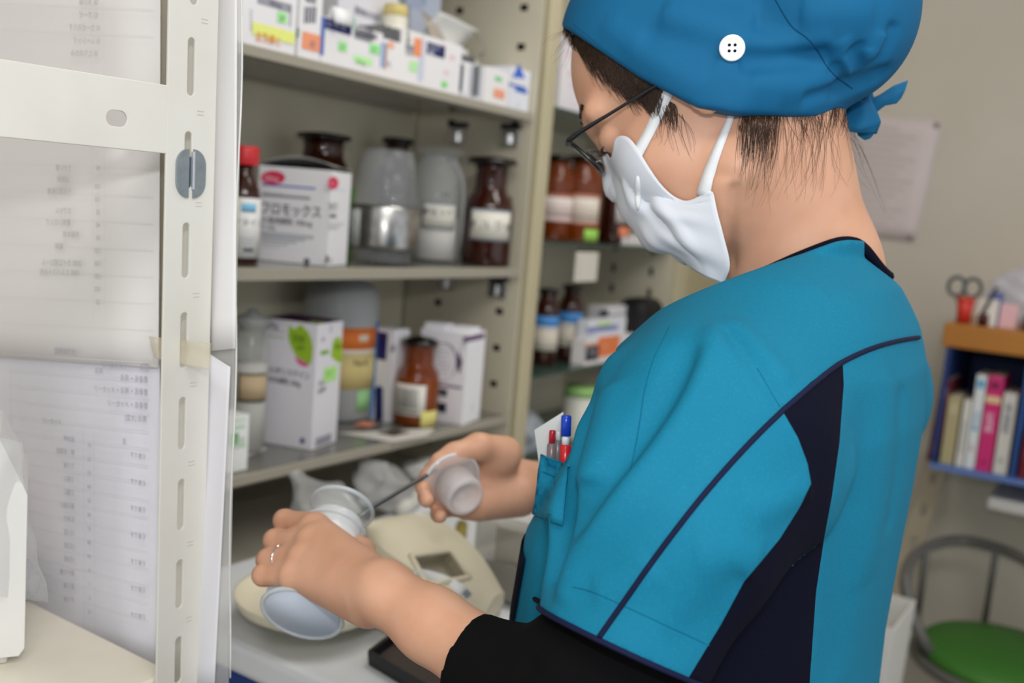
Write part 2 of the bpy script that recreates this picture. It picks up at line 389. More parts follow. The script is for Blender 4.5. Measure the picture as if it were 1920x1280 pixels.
pline(g2, 172, 0, 178, 600, .00022); pline(g2, 196, 0, 200, 600, .00022)
lom.add(g.v, g.f, 1).add(t.v, t.f, 2); obj('lower_paper', lom, [M_PAPER, mat('#dcdbe4', 0.8), mat('#b4b3c0', 0.8)], sheets)
upm.add(g2.v, g2.f, 1).add(t2.v, t2.f, 2); obj('upper_paper', upm, [mat('#efecea', 0.8), mat('#e6e3e4', 0.8), mat('#c9c7ca', 0.8)], sheets)
obj('sleeve_edge', sheet([(276, -60), (306, -60), (306, 1270), (276, 1262)], .0125, MB(), 0), mat('#b9b2a2', 0.6), sheets)
fo = MB(); sheet([(372, -80), (433, -80), (407, 1300), (352, 1300)], .012, fo, 0, .0003)
obj('clear_film', fo, film('#dcdcda', 0.36, 0.12), sheets)
obj('film_edge', MB().tube([P2(431-(y+80)*.018+3*math.sin(y/90), y)+np.array([0, .012, 0]) for y in range(-80, 1320, 40)], .0007, 6), film('#f4f4f0', .8, .1), sheets)
obj('white_backing', sheet([(380, -80), (424, -80), (422, 655), (372, 660)], .0105, MB(), 0), mat('#eceaea', 0.7), sheets)
obj('white_backing', sheet([(366, 660), (413, 690), (384, 1300), (350, 1300)], .0100, MB(), 0), mat('#e6e5ea', 0.7), sheets)
tp = MB(); sheet([(312, 628), (428, 640), (426, 690), (322, 668)], -.0165, tp, 0, .0002)
obj('sticky_tape', tp, film('#e9e0c4', 0.35, 0.2), sheets)
# ================================================================== signed-distance modelling for soft shapes
def sph(p, c, r): return np.linalg.norm(p-np.asarray(c), axis=1)-r
def ell(p, c, r, R=None):
    q = p-np.asarray(c)
    if R is not None: q = q @ np.asarray(R)              # columns of R are the local axes
    r = np.asarray(r, float); k0 = np.linalg.norm(q/r, axis=1); k1 = np.linalg.norm(q/(r*r), axis=1)+1e-9
    return k0*(k0-1)/k1
def rc(p, a, b, ra, rb):
    a = np.asarray(a, float); b = np.asarray(b, float); ba = b-a; t = np.clip(((p-a)@ba)/(ba@ba+1e-12), 0, 1)
    return np.linalg.norm(p-a-t[:, None]*ba, axis=1)-(ra+(rb-ra)*t)
def chain(p, pts, rs, k=0.004):
    d = None
    for i in range(len(pts)-1):
        e = rc(p, pts[i], pts[i+1], rs[i], rs[i+1]); d = e if d is None else smin(d, e, k)
    return d
def smin(a, b, k):
    h = np.clip(0.5+0.5*(b-a)/k, 0, 1); return b+(a-b)*h-k*h*(1-h)
def smax(a, b, k): return -smin(-a, -b, k)
def group_(fn, c, R):
    c = np.asarray(c)
    def g(p):
        d = np.linalg.norm(p-c, axis=1)-R; m = d < 0.035; out = d.copy()
        if m.any(): out[m] = fn(p[m])
        return out
    return g
def pl_dist(p, pts):
    """distance to a polyline and the parameter along it (0..1)"""
    best = np.full(len(p), 9.0); par = np.zeros(len(p)); n = len(pts)-1
    for i in range(n):
        a = pts[i]; ba = pts[i+1]-a; t = np.clip(((p-a)@ba)/(ba@ba+1e-12), 0, 1); d = np.linalg.norm(p-a-t[:, None]*ba, axis=1)
        m = d < best; best[m] = d[m]; par[m] = (i+t[m])/n
    return best, par
def folds(p, d, lst):
    """raise (amp > 0) or sink the surface along polylines: (points, amp, width)"""
    near = np.abs(d) < 0.05; idx = np.where(near)[0]
    if len(idx) == 0: return d
    q = p[idx]; e = d[idx].copy()
    for pts, amp, w in lst:
        s, t = pl_dist(q, pts); e -= amp*np.exp(-(s/w)**2)*np.clip(np.minimum(t, 1-t)*5+.15, 0, 1)
    d = d.copy(); d[idx] = e; return d
def surface_nets(fn, lo, hi, h, B=8):
    lo = np.asarray(lo, float); hi = np.asarray(hi, float); nb = np.ceil((hi-lo)/(h*B)).astype(int); n = nb*B
    D = np.full(n, 1.0, np.float32)
    ci = np.stack(np.meshgrid(*[np.arange(k) for k in nb], indexing='ij'), -1).reshape(-1, 3)
    dc = fn(lo+(ci*B+(B-1)/2)*h); act = np.abs(dc) < B*h*1.15+0.004
    for c in ci[(~act) & (dc < 0)]: D[c[0]*B:(c[0]+1)*B, c[1]*B:(c[1]+1)*B, c[2]*B:(c[2]+1)*B] = -1
    loc = np.stack(np.meshgrid(*[np.arange(B)]*3, indexing='ij'), -1).reshape(-1, 3); A = ci[act]
    for s in range(0, len(A), 600):
        a = A[s:s+600]; I = (a[:, None, :]*B+loc[None]).reshape(-1, 3); D[I[:, 0], I[:, 1], I[:, 2]] = fn(lo+I*h)
    S = D < 0
    cnt = np.zeros(n-1, np.int8)
    for i in (0, 1):
        for j in (0, 1):
            for k in (0, 1): cnt += S[i:n[0]-1+i, j:n[1]-1+j, k:n[2]-1+k]
    cell = np.argwhere((cnt > 0) & (cnt < 8)); vid = np.full(n-1, -1, np.int32); vid[cell[:, 0], cell[:, 1], cell[:, 2]] = np.arange(len(cell))
    cor = np.array([[i, j, k] for i in (0, 1) for j in (0, 1) for k in (0, 1)])
    val = np.stack([D[cell[:, 0]+c[0], cell[:, 1]+c[1], cell[:, 2]+c[2]] for c in cor], 1)
    acc = np.zeros((len(cell), 3)); w = np.zeros(len(cell))
    for a in range(8):
        for b in range(a+1, 8):
            if np.abs(cor[a]-cor[b]).sum() != 1: continue
            va, vb = val[:, a], val[:, b]; m = (va < 0) != (vb < 0); t = np.where(m, va/(va-vb+1e-20), 0)
            acc += np.where(m[:, None], cor[a]+(cor[b]-cor[a])*t[:, None], 0); w += m
    V = lo+(cell+acc/np.maximum(w, 1)[:, None])*h
    Q = []
    for ax in range(3):
        sl0 = [slice(0, n[i]) for i in range(3)]; sl1 = list(sl0); sl0[ax] = slice(0, n[ax]-1); sl1[ax] = slice(1, n[ax])
        a = S[tuple(sl0)]; b = S[tuple(sl1)]; E = np.argwhere(a != b); o1, o2 = [i for i in range(3) if i != ax]
        E = E[(E[:, o1] > 0) & (E[:, o2] > 0) & (E[:, o1] < n[o1]-1) & (E[:, o2] < n[o2]-1)]
        ins = a[E[:, 0], E[:, 1], E[:, 2]]
        def g(d1, d2):
            F = E.copy(); F[:, o1] += d1; F[:, o2] += d2; return vid[F[:, 0], F[:, 1], F[:, 2]]
        q = np.stack([g(-1, -1), g(0, -1), g(0, 0), g(-1, 0)], 1)
        flip = ins if ax != 1 else ~ins
        q[~flip] = q[~flip][:, ::-1]; Q.append(q)
    Q = np.concatenate(Q); Q = Q[(Q >= 0).all(1)]
    return V, Q
def relax(V, Q, it=1, lam=0.5):
    e = np.concatenate([Q[:, [0, 1]], Q[:, [1, 2]], Q[:, [2, 3]], Q[:, [3, 0]]]); e = np.concatenate([e, e[:, ::-1]])
    for _ in range(it):
        s = np.zeros_like(V); c = np.zeros(len(V)); np.add.at(s, e[:, 0], V[e[:, 1]]); np.add.at(c, e[:, 0], 1)
        V = V+lam*(s/np.maximum(c, 1)[:, None]-V)
    return V
def soft_obj(name, V, Q, mats, parent, mi=None):
    """one mesh object from arrays"""
    if not isinstance(mats, (list, tuple)): mats = [mats]
    base = np.array(wloc(parent)) if parent else np.zeros(3)
    me = bpy.data.meshes.new(name); me.vertices.add(len(V)); me.vertices.foreach_set('co', (V-base).ravel().astype(np.float32))
    me.loops.add(Q.size); me.loops.foreach_set('vertex_index', Q.ravel().astype(np.int32))
    me.polygons.add(len(Q)); me.polygons.foreach_set('loop_start', np.arange(0, Q.size, 4, dtype=np.int32)); me.polygons.foreach_set('loop_total', np.full(len(Q), 4, np.int32))
    me.polygons.foreach_set('use_smooth', np.ones(len(Q), bool))
    for m in mats: me.materials.append(m)
    if mi is not None: me.polygons.foreach_set('material_index', mi.astype(np.int32))
    me.update(calc_edges=True); me.validate()
    o = bpy.data.objects.new(name, me); COL.objects.link(o); o.parent = parent; return o
def compact(V, Q):
    u, inv = np.unique(Q.ravel(), return_inverse=True); return V[u], inv.reshape(Q.shape)
def bvh_of(V, Q): return BVHTree.FromPolygons([tuple(v) for v in V], [tuple(int(i) for i in q) for q in Q])
def hit(bvh, x, y):
    r = ray(x, y); loc, nor, i, d = bvh.ray_cast(Vector(CAM), Vector(r)); 
    return None if loc is None else (np.array(loc), np.array(nor))
def dense(px, step=8.0):
    """resample a pixel polyline"""
    out = []
    for a, b in zip(px[:-1], px[1:]):
        n = max(1, int(math.hypot(b[0]-a[0], b[1]-a[1])/step))
        out += [(a[0]+(b[0]-a[0])*i/n, a[1]+(b[1]-a[1])*i/n) for i in range(n)]
    return out+[px[-1]]
def smooth_px(px, it=2):
    for _ in range(it):
        q = [px[0]]
        for a, b in zip(px[:-1], px[1:]): q += [(a[0]*.75+b[0]*.25, a[1]*.75+b[1]*.25), (a[0]*.25+b[0]*.75, a[1]*.25+b[1]*.75)]
        px = q+[px[-1]]
    return px
def on_surf(bvh, px, off=0.0, step=8.0, smooth=2):
    pts = []
    for x, y in dense(smooth_px(list(px), smooth) if smooth else list(px), step):
        h_ = hit(bvh, x, y)
        if h_ is not None: pts.append(h_[0]+h_[1]*off)
    return pts
def lay_strip(mb, bvh, px, width, off, mi=0, th=.0008):
    """flat strip lying on a surface along a pixel polyline"""
    P = []; H = []
    for x, y in dense(smooth_px(list(px)), 6):
        h_ = hit(bvh, x, y)
        if h_ is not None: P.append(h_[0]+h_[1]*off); H.append(h_[1])
    L = []
    for i in range(len(P)):
        t = nrm(P[min(i+1, len(P)-1)]-P[max(i-1, 0)]); s = nrm(np.cross(t, H[i])); L.append([P[i]-s*width/2, P[i], P[i]+s*width/2])
    return mb.grid(np.array(L), mi, True, th)
# ================================================================== the person
M_SKIN = mat('#dba98c', 0.45, var=(38, '#d49e80', 0.35, 0.75), sss=0.25, bump=(700, 0.08, 0.0005))
TEAL = '#12799a'; M_TEAL = mat(TEAL, 0.75, var=(620, '#19809f', 0.5, 0.72), bump=(1500, 0.25, 0.0006))
M_NAVY = mat('#0c0e20', 0.8, bump=(1200, 0.3, 0.0006)); M_BLACK = mat('#0c0c0e', 0.85, bump=(900, 0.3, 0.0006))
M_CAP = mat('#176896', 0.74, var=(10, '#15618d', 0.35, 0.7), bump=(1600, 0.2, 0.0005))
person = thing('person', 'person in a teal tunic, blue cap, mask and glasses holding a bottle', 'person', (-.33, .76, 0))

# ---- head frame: forward, left, up
TR = PD(1332, 190, .785)
_yaw = math.radians(14); _hz = np.array([-math.cos(_yaw), -math.sin(_yaw), 0])
_pi = math.radians(37.5)
HF = math.cos(_pi)*_hz-math.sin(_pi)*np.array([0, 0, 1.0]); HU = math.sin(_pi)*_hz+math.cos(_pi)*np.array([0, 0, 1.0]); HL = np.cross(HU, HF)
HR = np.stack([HF, HL, HU], 1)
def hw(x, y, z): return TR+HF*x+HL*y+HU*z
def hl(p): return (np.asarray(p)-TR) @ HR
def head_sdf(p):
    q = hl(p); qa = q.copy(); qa[:, 1] = np.abs(qa[:, 1])
    d = ell(q, (-.006, 0, .045), (.097, .075, .086))
    d = smin(d, ell(q, (.028, 0, -.030), (.064, .060, .084)), .025)
    d = smin(d, rc(qa, (.004, .046, -.062), (.058, .013, -.084), .019, .018), .02)
    d = smin(d, ell(qa, (.050, .036, -.022), (.030, .026, .028)), .015)
    d = smin(d, rc(qa, (.083, 0, .036), (.074, .045, .036), .013, .010), .012)
    d = smax(d, -ell(qa, (.094, .032, .016), (.016, .018, .012)), .012)
    d = smin(d, ell(qa, (.074, .031, .013), (.0135, .016, .0125)), .004)
    d = smin(d, rc(q, (.086, 0, .022), (.0985, 0, -.016), .0060, .0085), .010)
    d = smin(d, ell(qa, (.091, .009, -.022), (.009, .007, .0065)), .005)
    d = smin(d, ell(q, (.090, 0, -.053), (.0085, .021, .0055)), .004)
    d = smin(d, ell(q, (.089, 0, -.063), (.0085, .019, .006)), .004)
    d = smin(d, ell(q, (.068, 0, -.088), (.016, .019, .014)), .012)
    ear = ell(qa, (-.006, .0735, .004), (.016, .0055, .028), np.array([[.96, -.2, -.2], [.22, .97, .0], [.2, -.03, .97]]))
    ear = smax(ear, -ell(qa, (-.002, .080, .006), (.009, .005, .017)), .004)
    return smin(d, ear, .006)
NT, NB = hw(-.032, 0, -.050), PD(1512, 512, .800)
SHL, SHR = PD(1420, 740, .700), PD(1420, 740, .700)+np.array([.0, .27, .0])
CH = PD(1450, 760, .80)
# ---- left arm
EL = PD(1140, 1392, .612); WL = PD(716, 1108, .725)
PALM_L = [PD(586, 988, .833), PD(580, 1016, .812), PD(564, 1046, .797), PD(548, 1078, .785)]     # knuckles, index to little
PIP_L = [PD(534, 976, .858), PD(516, 1014, .836), PD(503, 1050, .818), PD(494, 1078, .802)]
DIP_L = [PD(548, 975, .893), PD(528, 1012, .872), PD(518, 1050, .853), PD(510, 1080, .832)]
TIP_L = [PD(586, 985, .912), PD(566, 1022, .893), PD(556, 1060, .872), PD(540, 1092, .848)]
def hand_l(p):
    d = rc(p, WL, PD(655, 1088, .752), .0215, .0165)
    wr = [.0132, .0125, .0120, .0118]
    for i, k in enumerate(PALM_L):
        b = WL+(k-WL)*.20+(PALM_L[1]-PALM_L[2])*[.28, .1, -.1, -.28][i]*1.2
        d = smin(d, rc(p, b, k+(WL-k)*.06+FWD*.003, .0135, wr[i]), .010)
    d = smin(d, rc(p, PD(690, 1146, .737), PD(604, 1106, .782), .0125, .0110), .014)      # heel of the hand
    d = smin(d, sph(p, PD(707, 1114, .706), .0088), .012)                                 # wrist bone
    fg = None
    for i in range(4):
        r = [.0093, .0095, .0091, .0085][i]
        f = chain(p, [PALM_L[i]+FWD*.002, PIP_L[i], DIP_L[i], TIP_L[i]], [r*1.28, r*1.0, r*.92, r*.80], .002)
        f = smin(f, sph(p, PIP_L[i]-FWD*.001+UPV*.0006, r*1.06), .003)
        f = smin(f, sph(p, PALM_L[i]-FWD*.0045, r*.98), .007)
        fg = f if fg is None else smin(fg, f, .0028)
    for i in range(3): d = smin(d, rc(p, PALM_L[i]*.7+PIP_L[i]*.3+FWD*.004, PALM_L[i+1]*.7+PIP_L[i+1]*.3+FWD*.004, .0072, .0072), .006)
    d = smin(d, fg, .007)
    th = chain(p, [PD(694, 1080, .765), PD(676, 1035, .825), PD(655, 1012, .878), PD(632, 1008, .905)], [.015, .0115, .0100, .0080], .006)
    return smin(d, th, .010)
# ---- right arm
ER = PD(1380, 900, 1.10); WR = PD(1012, 912, 1.045)
PALM_R = [PD(872, 868, .985), PD(862, 893, .975), PD(864, 921, .968), PD(874, 948, .964)]
PIP_R = [PD(832, 872, .975), PD(815, 897, .965), PD(815, 925, .958), PD(830, 955, .953)]
DIP_R = [PD(812, 880, .957), PD(797, 904, .946), PD(800, 932, .940), PD(822, 964, .938)]
TIP_R = [PD(803, 888, .938), PD(792, 912, .928), PD(800, 938, .922), PD(826, 968, .922)]
def hand_r(p):
    d = rc(p, WR, PD(965, 905, 1.02), .024, .021)
    for i, k in enumerate(PALM_R): d = smin(d, rc(p, WR+(k-WR)*.25, k, .018, .0125), .014)
    d = smin(d, ell(p, PD(925, 862, .985), (.022, .022, .018)), .016)                      # ball of the thumb
    d = smin(d, rc(p, PD(975, 930, 1.0), PD(905, 948, .968), .020, .013), .016)
    for i in range(4):
        r = [.0088, .0092, .0088, .0078][i]
        d = smin(d, chain(p, [PALM_R[i], PIP_R[i], DIP_R[i], TIP_R[i]], [r*1.2, r*1.02, r*.95, r*.8], .003), .006)
    th = chain(p, [PD(945, 850, .985), PD(898, 838, .960), PD(852, 852, .945), PD(823, 864, .938)], [.018, .0135, .011, .0085], .006)
    return smin(d, th, .010)
def torso_sdf(p):
    q = p.copy(); q[:, 1] = .765+np.abs(p[:, 1]-.765)
    d = ell(q, CH+np.array([.005, .006, -.050]), (.088, .145, .130))
    s = np.array([SHL[0], .765+.125, SHL[2]-.012])
    d = smin(d, rc(q, NB+np.array([.0, .03, -.055]), s, .040, .042), .03)
    d = smin(d, ell(q, (CH[0]-.03, .765, .98), (.105, .140, .19)), .05)
    d = smin(d, ell(q, (-.325, .765, .82), (.105, .150, .12)), .05)
    for y in (1,):
        d = smin(d, chain(q, [(-.325, .845, .78), (-.335, .855, .45), (-.315, .855, .09)], [.075, .055, .036], .02), .03)
        d = smin(d, rc(q, (-.30, .855, .045), (-.43, .865, .030), .035, .026), .02)
    return d
def neck_sdf(p):
    d = rc(p, NT, NB, .050, .052)
    for s in (-1, 1):
        d = smin(d, rc(p, hw(-.022, .052*s, -.045), NB+np.array([-.040, -.025*s, -.035]), .012, .011), .014)
    return smin(d, rc(p, NB, NB+np.array([.01, 0, -.10]), .058, .075), .02)
_g_head = group_(head_sdf, hw(0, 0, .01), .16); _g_hl = group_(hand_l, PD(600, 1050, .80), .14); _g_hr = group_(hand_r, PD(900, 905, .98), .14)
def body_sdf(p):
    d = smin(_g_head(p), neck_sdf(p), .014)
    d = smin(d, torso_sdf(p), .03)
    a = chain(p, [SHL, EL, EL+(WL-EL)*.3, EL+(WL-EL)*.75, WL], [.046, .031, .0305, .0245, .0212], .012)
    d = smin(d, smin(a, _g_hl(p), .012), .014)
    a = chain(p, [SHR, ER, ER+(WR-ER)*.35, WR], [.046, .036, .037, .0235], .012)
    return smin(d, smin(a, _g_hr(p), .012), .014)
BFOLD = []
V0, Q0 = surface_nets(body_sdf, hw(0, 0, 0)-.2, hw(0, 0, 0)+.2, .005); Bh = bvh_of(V0, Q0)
_body0 = body_sdf
def body_sdf(p): return folds(p, _body0(p), BFOLD)
BFOLD.append((on_surf(Bh, [(1376, 340), (1372, 400), (1369, 450), (1374, 505)], 0, 12), -.0045, .0040))
BFOLD.append((on_surf(Bh, [(1350, 330), (1350, 420), (1352, 490)], 0, 12), .003, .012))
BV, BQ = surface_nets(body_sdf, (-.68, .36, -.01), (-.02, 1.10, 1.60), .0024)
BV = relax(BV, BQ, 1, .35)
body_o = soft_obj('body', BV, BQ, M_SKIN, person)
B_BODY = bvh_of(BV, BQ)
# ---- tunic: horizontal slices fitted to its outline, sleeves, folds
def slice_fit(L, R, cy, b):
    """centre x and half depth of an ellipse at y=cy, half width b, whose tangents from the camera are the two pixels"""
    n = []
    for (x, y), sg in ((L, 1), (R, -1)):
        r = ray(x, y); v = np.array([r[1], -r[0]])*sg; n.append(v/np.linalg.norm(v))
    z = (PY(*L, cy)[2]+PY(*R, cy)[2])/2; cx, a = PD(1400, 700, .8)[0], .13
    for _ in range(40):
        def f(cx, a): return np.array([m[0]*cx+m[1]*cy-math.sqrt(a*a*m[0]**2+b*b*m[1]**2) for m in n])
        e = f(cx, a); J = np.stack([(f(cx+1e-5, a)-e)/1e-5, (f(cx, a+1e-5)-e)/1e-5], 1); d = np.linalg.solve(J, -e); cx += d[0]; a = max(.02, a+d[1])
    return z, cx, a, cy, b
SL = [slice_fit((1395, 512), (1640, 428), .772, .068), slice_fit((1318, 560), (1694, 484), .770, .115), slice_fit((1240, 620), (1722, 555), .768, .155), slice_fit((1165, 678), (1738, 632), .766, .176),
      slice_fit((1138, 775), (1738, 720), .765, .184), slice_fit((1064, 885), (1716, 850), .765, .188), slice_fit((1000, 990), (1690, 980), .765, .190),
      slice_fit((977, 1120), (1664, 1120), .765, .192), slice_fit((972, 1280), (1645, 1280), .765, .196)]
z0, cx0, a0 = SL[-1][:3]
SL += [(z0-.09, cx0, a0+.006, .765, .202), (z0-.20, cx0+.003, a0+.012, .765, .208)]
SL = np.array(SL[::-1]); ZHEM = SL[0][0]
def torso_cloth(p):
    z = np.clip(p[:, 2], SL[0][0], SL[-1][0]); cx, a, cy, b = (np.interp(z, SL[:, 0], SL[:, i]) for i in (1, 2, 3, 4))
    x = (p[:, 0]-cx)/a; y = (p[:, 1]-cy)/b; e = 2.25
    k = (np.abs(x)**e+np.abs(y)**e)**(1/e); r = np.hypot(p[:, 0]-cx, p[:, 1]-cy); d = (k-1)*np.minimum(r/np.maximum(k, 1e-3), np.maximum(a, b))
    g = np.clip((z-1.20)/.06, 0, 1); d = d*(1-.35*g)                       # the shoulders slope
    return np.maximum(np.maximum(d, p[:, 2]-SL[-1][0]-.012), SL[0][0]-p[:, 2])
SC_ = [PD(1440, 690, .715), PD(1345, 820, .655), PD(1262, 985, .628), PD(1166, 1214, .613)]
SR_ = [.070, .074, .065, .0485]
_hd = nrm(SC_[3]-SC_[2])
_h1, _h2 = PD(1035, 1156, .60), PD(1290, 1271, .60)
_e = nrm(_h2-_h1); HN = nrm(_hd-_e*(_hd@_e))                                # hem plane normal
HO = SC_[3]
DRP = [PD(1168, 712, .676), PD(1138, 815, .662), PD(1110, 935, .645), PD(1092, 1085, .628)]
def sleeve_l(p):
    d = chain(p, SC_+[SC_[3]+_hd*.06], SR_+[.047], .03)
    d = smin(d, rc(p, PD(1440, 800, .68), PD(1462, 900, .655), .03, .042), .03)   # slack under the arm
    d = smin(d, chain(p, DRP, [.014, .016, .017, .017], .01), .022)
    h = (p-HO)@HN
    d = np.maximum(d, h)
    ins = chain(p, [SC_[2], SC_[3], SC_[3]+_hd*.06], [SR_[2]-.006, SR_[3]-.005, .042], .01)
    return np.maximum(d, -np.maximum(ins, -(h+.035)))
SRC = [q*np.array([1, 0, 1])+np.array([0, 1.53-q[1], 0]) for q in SC_]
SRC[2] = SRC[2]+np.array([-.02, .02, .02]); SRC[3] = SHR+(ER-SHR)*.82+np.array([0, 0, 0])
def sleeve_r(p):
    d = chain(p, SRC, [.070, .072, .066, .060], .03); ax = nrm(SRC[3]-SRC[2]); h = (p-SRC[3])@ax
    return np.maximum(d, h)
COL_ = [PD(1640, 424, .815), PD(1490, 466, .735), PD(1338, 528, .76)]
CN = nrm(np.cross(COL_[1]-COL_[0], COL_[2]-COL_[0])); CN = CN if CN[2] > 0 else -CN
_gsl = group_(sleeve_l, PD(1300, 950, .64), .26)
FOLDS = []
def tunic_sdf(p):
    d = torso_cloth(p)
    d = smin(d, _gsl(p), .004+.016*np.clip((p[:, 2]-1.19)/.05, 0, 1))
    d = smin(d, sleeve_r(p), .020)
    if FOLDS: d = folds(p, d, FOLDS)
    d = smax(d, (p-COL_[0])@CN+.007, .003)
    d = smax(d, -(rc(p, NB+(NT-NB)*-.5, NT, .060, .058)), .006)
    return d
TLO, THI = (-.68, .36, ZHEM-.02), (-.02, 1.16, 1.40)
V0, Q0 = surface_nets(tunic_sdf, TLO, THI, .007); B0 = bvh_of(V0, Q0)
def F_(px, amp, w, sm=2):
    FOLDS.append((on_surf(B0, px, 0, 22, sm), amp, w))
F_([(1348, 606), (1300, 735), (1235, 830), (1150, 935), (1085, 1040), (1050, 1130)], .0085, .009)
F_([(1300, 640), (1262, 735), (1190, 845), (1120, 930), (1070, 1000)], -.010, .011)
F_([(1348, 606), (1400, 665), (1450, 735), (1470, 770)], -.0032, .0045)
F_([(1370, 600), (1425, 650), (1480, 720)], .003, .008)
F_([(1118, 705), (1090, 800), (1062, 920), (1046, 1020), (1040, 1090)], -.023, .0085)
F_([(1150, 720), (1125, 810), (1100, 910)], .006, .016)
F_([(1520, 905), (1470, 940), (1400, 960)], .004, .010)
F_([(1425, 1055), (1370, 1040), (1300, 1050)], .003, .012)
F_([(1400, 1075), (1340, 1150), (1250, 1230)], -.003, .014)
F_([(1230, 1060), (1180, 1100), (1110, 1110)], .0025, .010)
F_([(1600, 790), (1590, 950), (1570, 1150), (1560, 1280)], -.003, .018)
F_([(1660, 700), (1650, 900), (1620, 1100)], .003, .022)
F_([(1690, 720), (1690, 860), (1665, 1000)], -.0025, .012)
F_([(1030, 960), (1015, 1080), (1010, 1190)], -.005, .012)
F_([(1040, 900), (1040, 1000), (1035, 1090)], .004, .010)
F_([(1640, 480), (1600, 520), (1540, 540)], -.0015, .016)
TV, TQ = surface_nets(tunic_sdf, TLO, THI, .0024); TV = relax(TV, TQ, 2, .4)
B_T = bvh_of(TV, TQ)
# side panel: navy, behind the sleeve; faces are cut out of the tunic along smooth lines
PAN = [(1580, 676), (1582, 720), (1574, 830), (1560, 930), (1545, 1010), (1530, 1110), (1518, 1280), (1495, 2600), (1180, 2600), (1288, 1275), (1352, 1170), (1395, 1090), (1424, 1056), (1462, 1010), (1500, 950), (1521, 906), (1514, 868), (1496, 820), (1466, 768), (1520, 716)]
def inpoly(x, y, P):
    c = np.zeros(len(x), bool); n = len(P)
    for i in range(n):
        x0, y0 = P[i]; x1, y1 = P[(i+1) % n]
        m = ((y0 > y) != (y1 > y)) & (x < (x1-x0)*(y-y0)/(y1-y0+1e-12)+x0); c ^= m
    return c
def projv(P):
    q = P-CAM; w = q@FWD; return 960+F_PX*(q@SIDE)/w, 640-F_PX*(q@UPV)/w, w
cen = TV[TQ].mean(1); dT, dS = torso_cloth(cen), sleeve_l(cen)
px_, py_, pw_ = projv(cen)
vis = np.zeros(len(cen), bool); cand = np.where(inpoly(px_, py_, PAN) & (cen[:, 1] < .80))[0]
for i in cand:
    h_ = hit(B_T, px_[i], py_[i]); vis[i] = h_ is not None and np.linalg.norm(h_[0]-cen[i]) < .006
_bx = [(PD(x, y, .68)) for x, y in PAN[:8]]; bz = np.array([q[2] for q in _bx])[::-1]; bxx = np.array([q[0] for q in _bx])[::-1]
hid = (cen[:, 1] < .765) & (dT < dS-.001) & (dS > .001) & (cen[:, 2] < 1.17) & (cen[:, 2] > ZHEM+.001) & (cen[:, 0] < np.interp(cen[:, 2], bz, bxx)-.004) & (cen[:, 0] > np.interp(cen[:, 2], bz, bxx)-.12)
hv = np.zeros(len(cen), bool); ci = np.where(hid)[0]
for i in ci:
    h_ = hit(B_T, px_[i], py_[i]); hv[i] = h_ is not None and np.linalg.norm(h_[0]-cen[i]) > .006
pan = vis | hv
# snap the seam vertices onto the seam line
vp = np.zeros(len(TV), np.int8); vq = np.zeros(len(TV), np.int8); vp[TQ[pan].ravel()] = 1; vq[TQ[~pan].ravel()] = 1
ex, ey, ew = projv(TV)
for i in np.where((vp > 0) & (vq > 0))[0]:
    best = (9e9, 0, 0)
    for k in range(len(PAN)):
        if 7 <= k <= 8: continue
        (x0, y0), (x1, y1) = PAN[k], PAN[(k+1) % len(PAN)]; t = max(0, min(1, ((ex[i]-x0)*(x1-x0)+(ey[i]-y0)*(y1-y0))/((x1-x0)**2+(y1-y0)**2)))
        qx, qy = x0+(x1-x0)*t, y0+(y1-y0)*t; d2 = (qx-ex[i])**2+(qy-ey[i])**2
        if d2 < best[0]: best = (d2, qx, qy)
    if best[0] < 90: TV[i] = PD(best[1], best[2], ew[i])
tunic_o = soft_obj('tunic', *compact(TV, TQ[~pan]), M_TEAL, person)
so = soft_obj('side_panel', *compact(TV, TQ[pan]), M_NAVY, tunic_o); so['label'] = 'navy side panel'
B_T = bvh_of(TV, TQ)
M_PIPE = mat('#15193a', 0.7)
pp = MB(); pp.tube(on_surf(B_T, [(1741, 630), (1690, 637), (1640, 650), (1592, 671), (1560, 690), (1468, 768), (1400, 835), (1320, 925), (1235, 1035), (1165, 1135), (1124, 1194)], .0004, 6), .0017, 8)
obj('shoulder_piping', pp, M_PIPE, tunic_o)
# hem piping of the sleeve
ring = []
ax1 = nrm(np.cross(HN, [0, 0, 1])); ax2 = np.cross(HN, ax1)
for k in range(64):
    a = 2*math.pi*k/64; v = ax1*math.cos(a)+ax2*math.sin(a); l, nn, _, dd = B_T.ray_cast(Vector(HO-HN*.004+v*.12), Vector(-v))
    if l is not None: ring.append(np.array(l)+HN*.003)
obj('hem_piping', MB().tube(ring, .0017, 8, 0, True), M_PIPE, tunic_o)
# stitched lines
for line in ([(1075, 1100), (1110, 1108), (1180, 1140), (1330, 1210)], [(1255, 613), (1214, 695), (1194, 826), (1183, 880)], [(1420, 690), (1462, 762)]):
    obj('seam_line', MB().tube(on_surf(B_T, line, -.0002, 6), .0005, 5), mat('#0f6a8a', 0.8), tunic_o)
# collar rim
axn = nrm(NT-NB); s1 = nrm(np.cross(axn, [0, 1, 0])); s2 = np.cross(axn, s1); rel = TV-NB; hgt = rel@axn; ang = np.arctan2(rel@s2, rel@s1); col_pts = []
okv = np.abs(rc(TV, NB+(NT-NB)*-.5, NT, .060, .058)) < .0035
for k in range(72):
    a = -math.pi+2*math.pi*(k+.5)/72; m = np.where(okv & (np.abs(ang-a) < .06))[0]
    if len(m): i = m[np.argmax(hgt[m])]; col_pts.append(TV[i]+axn*.0010)
col_pts = np.array(col_pts)
for _ in range(6): col_pts = (np.roll(col_pts, 1, 0)+col_pts*2+np.roll(col_pts, -1, 0))/4
obj('collar', MB().tube(list(col_pts), .0042, 8, 0, True), M_NAVY, tunic_o)
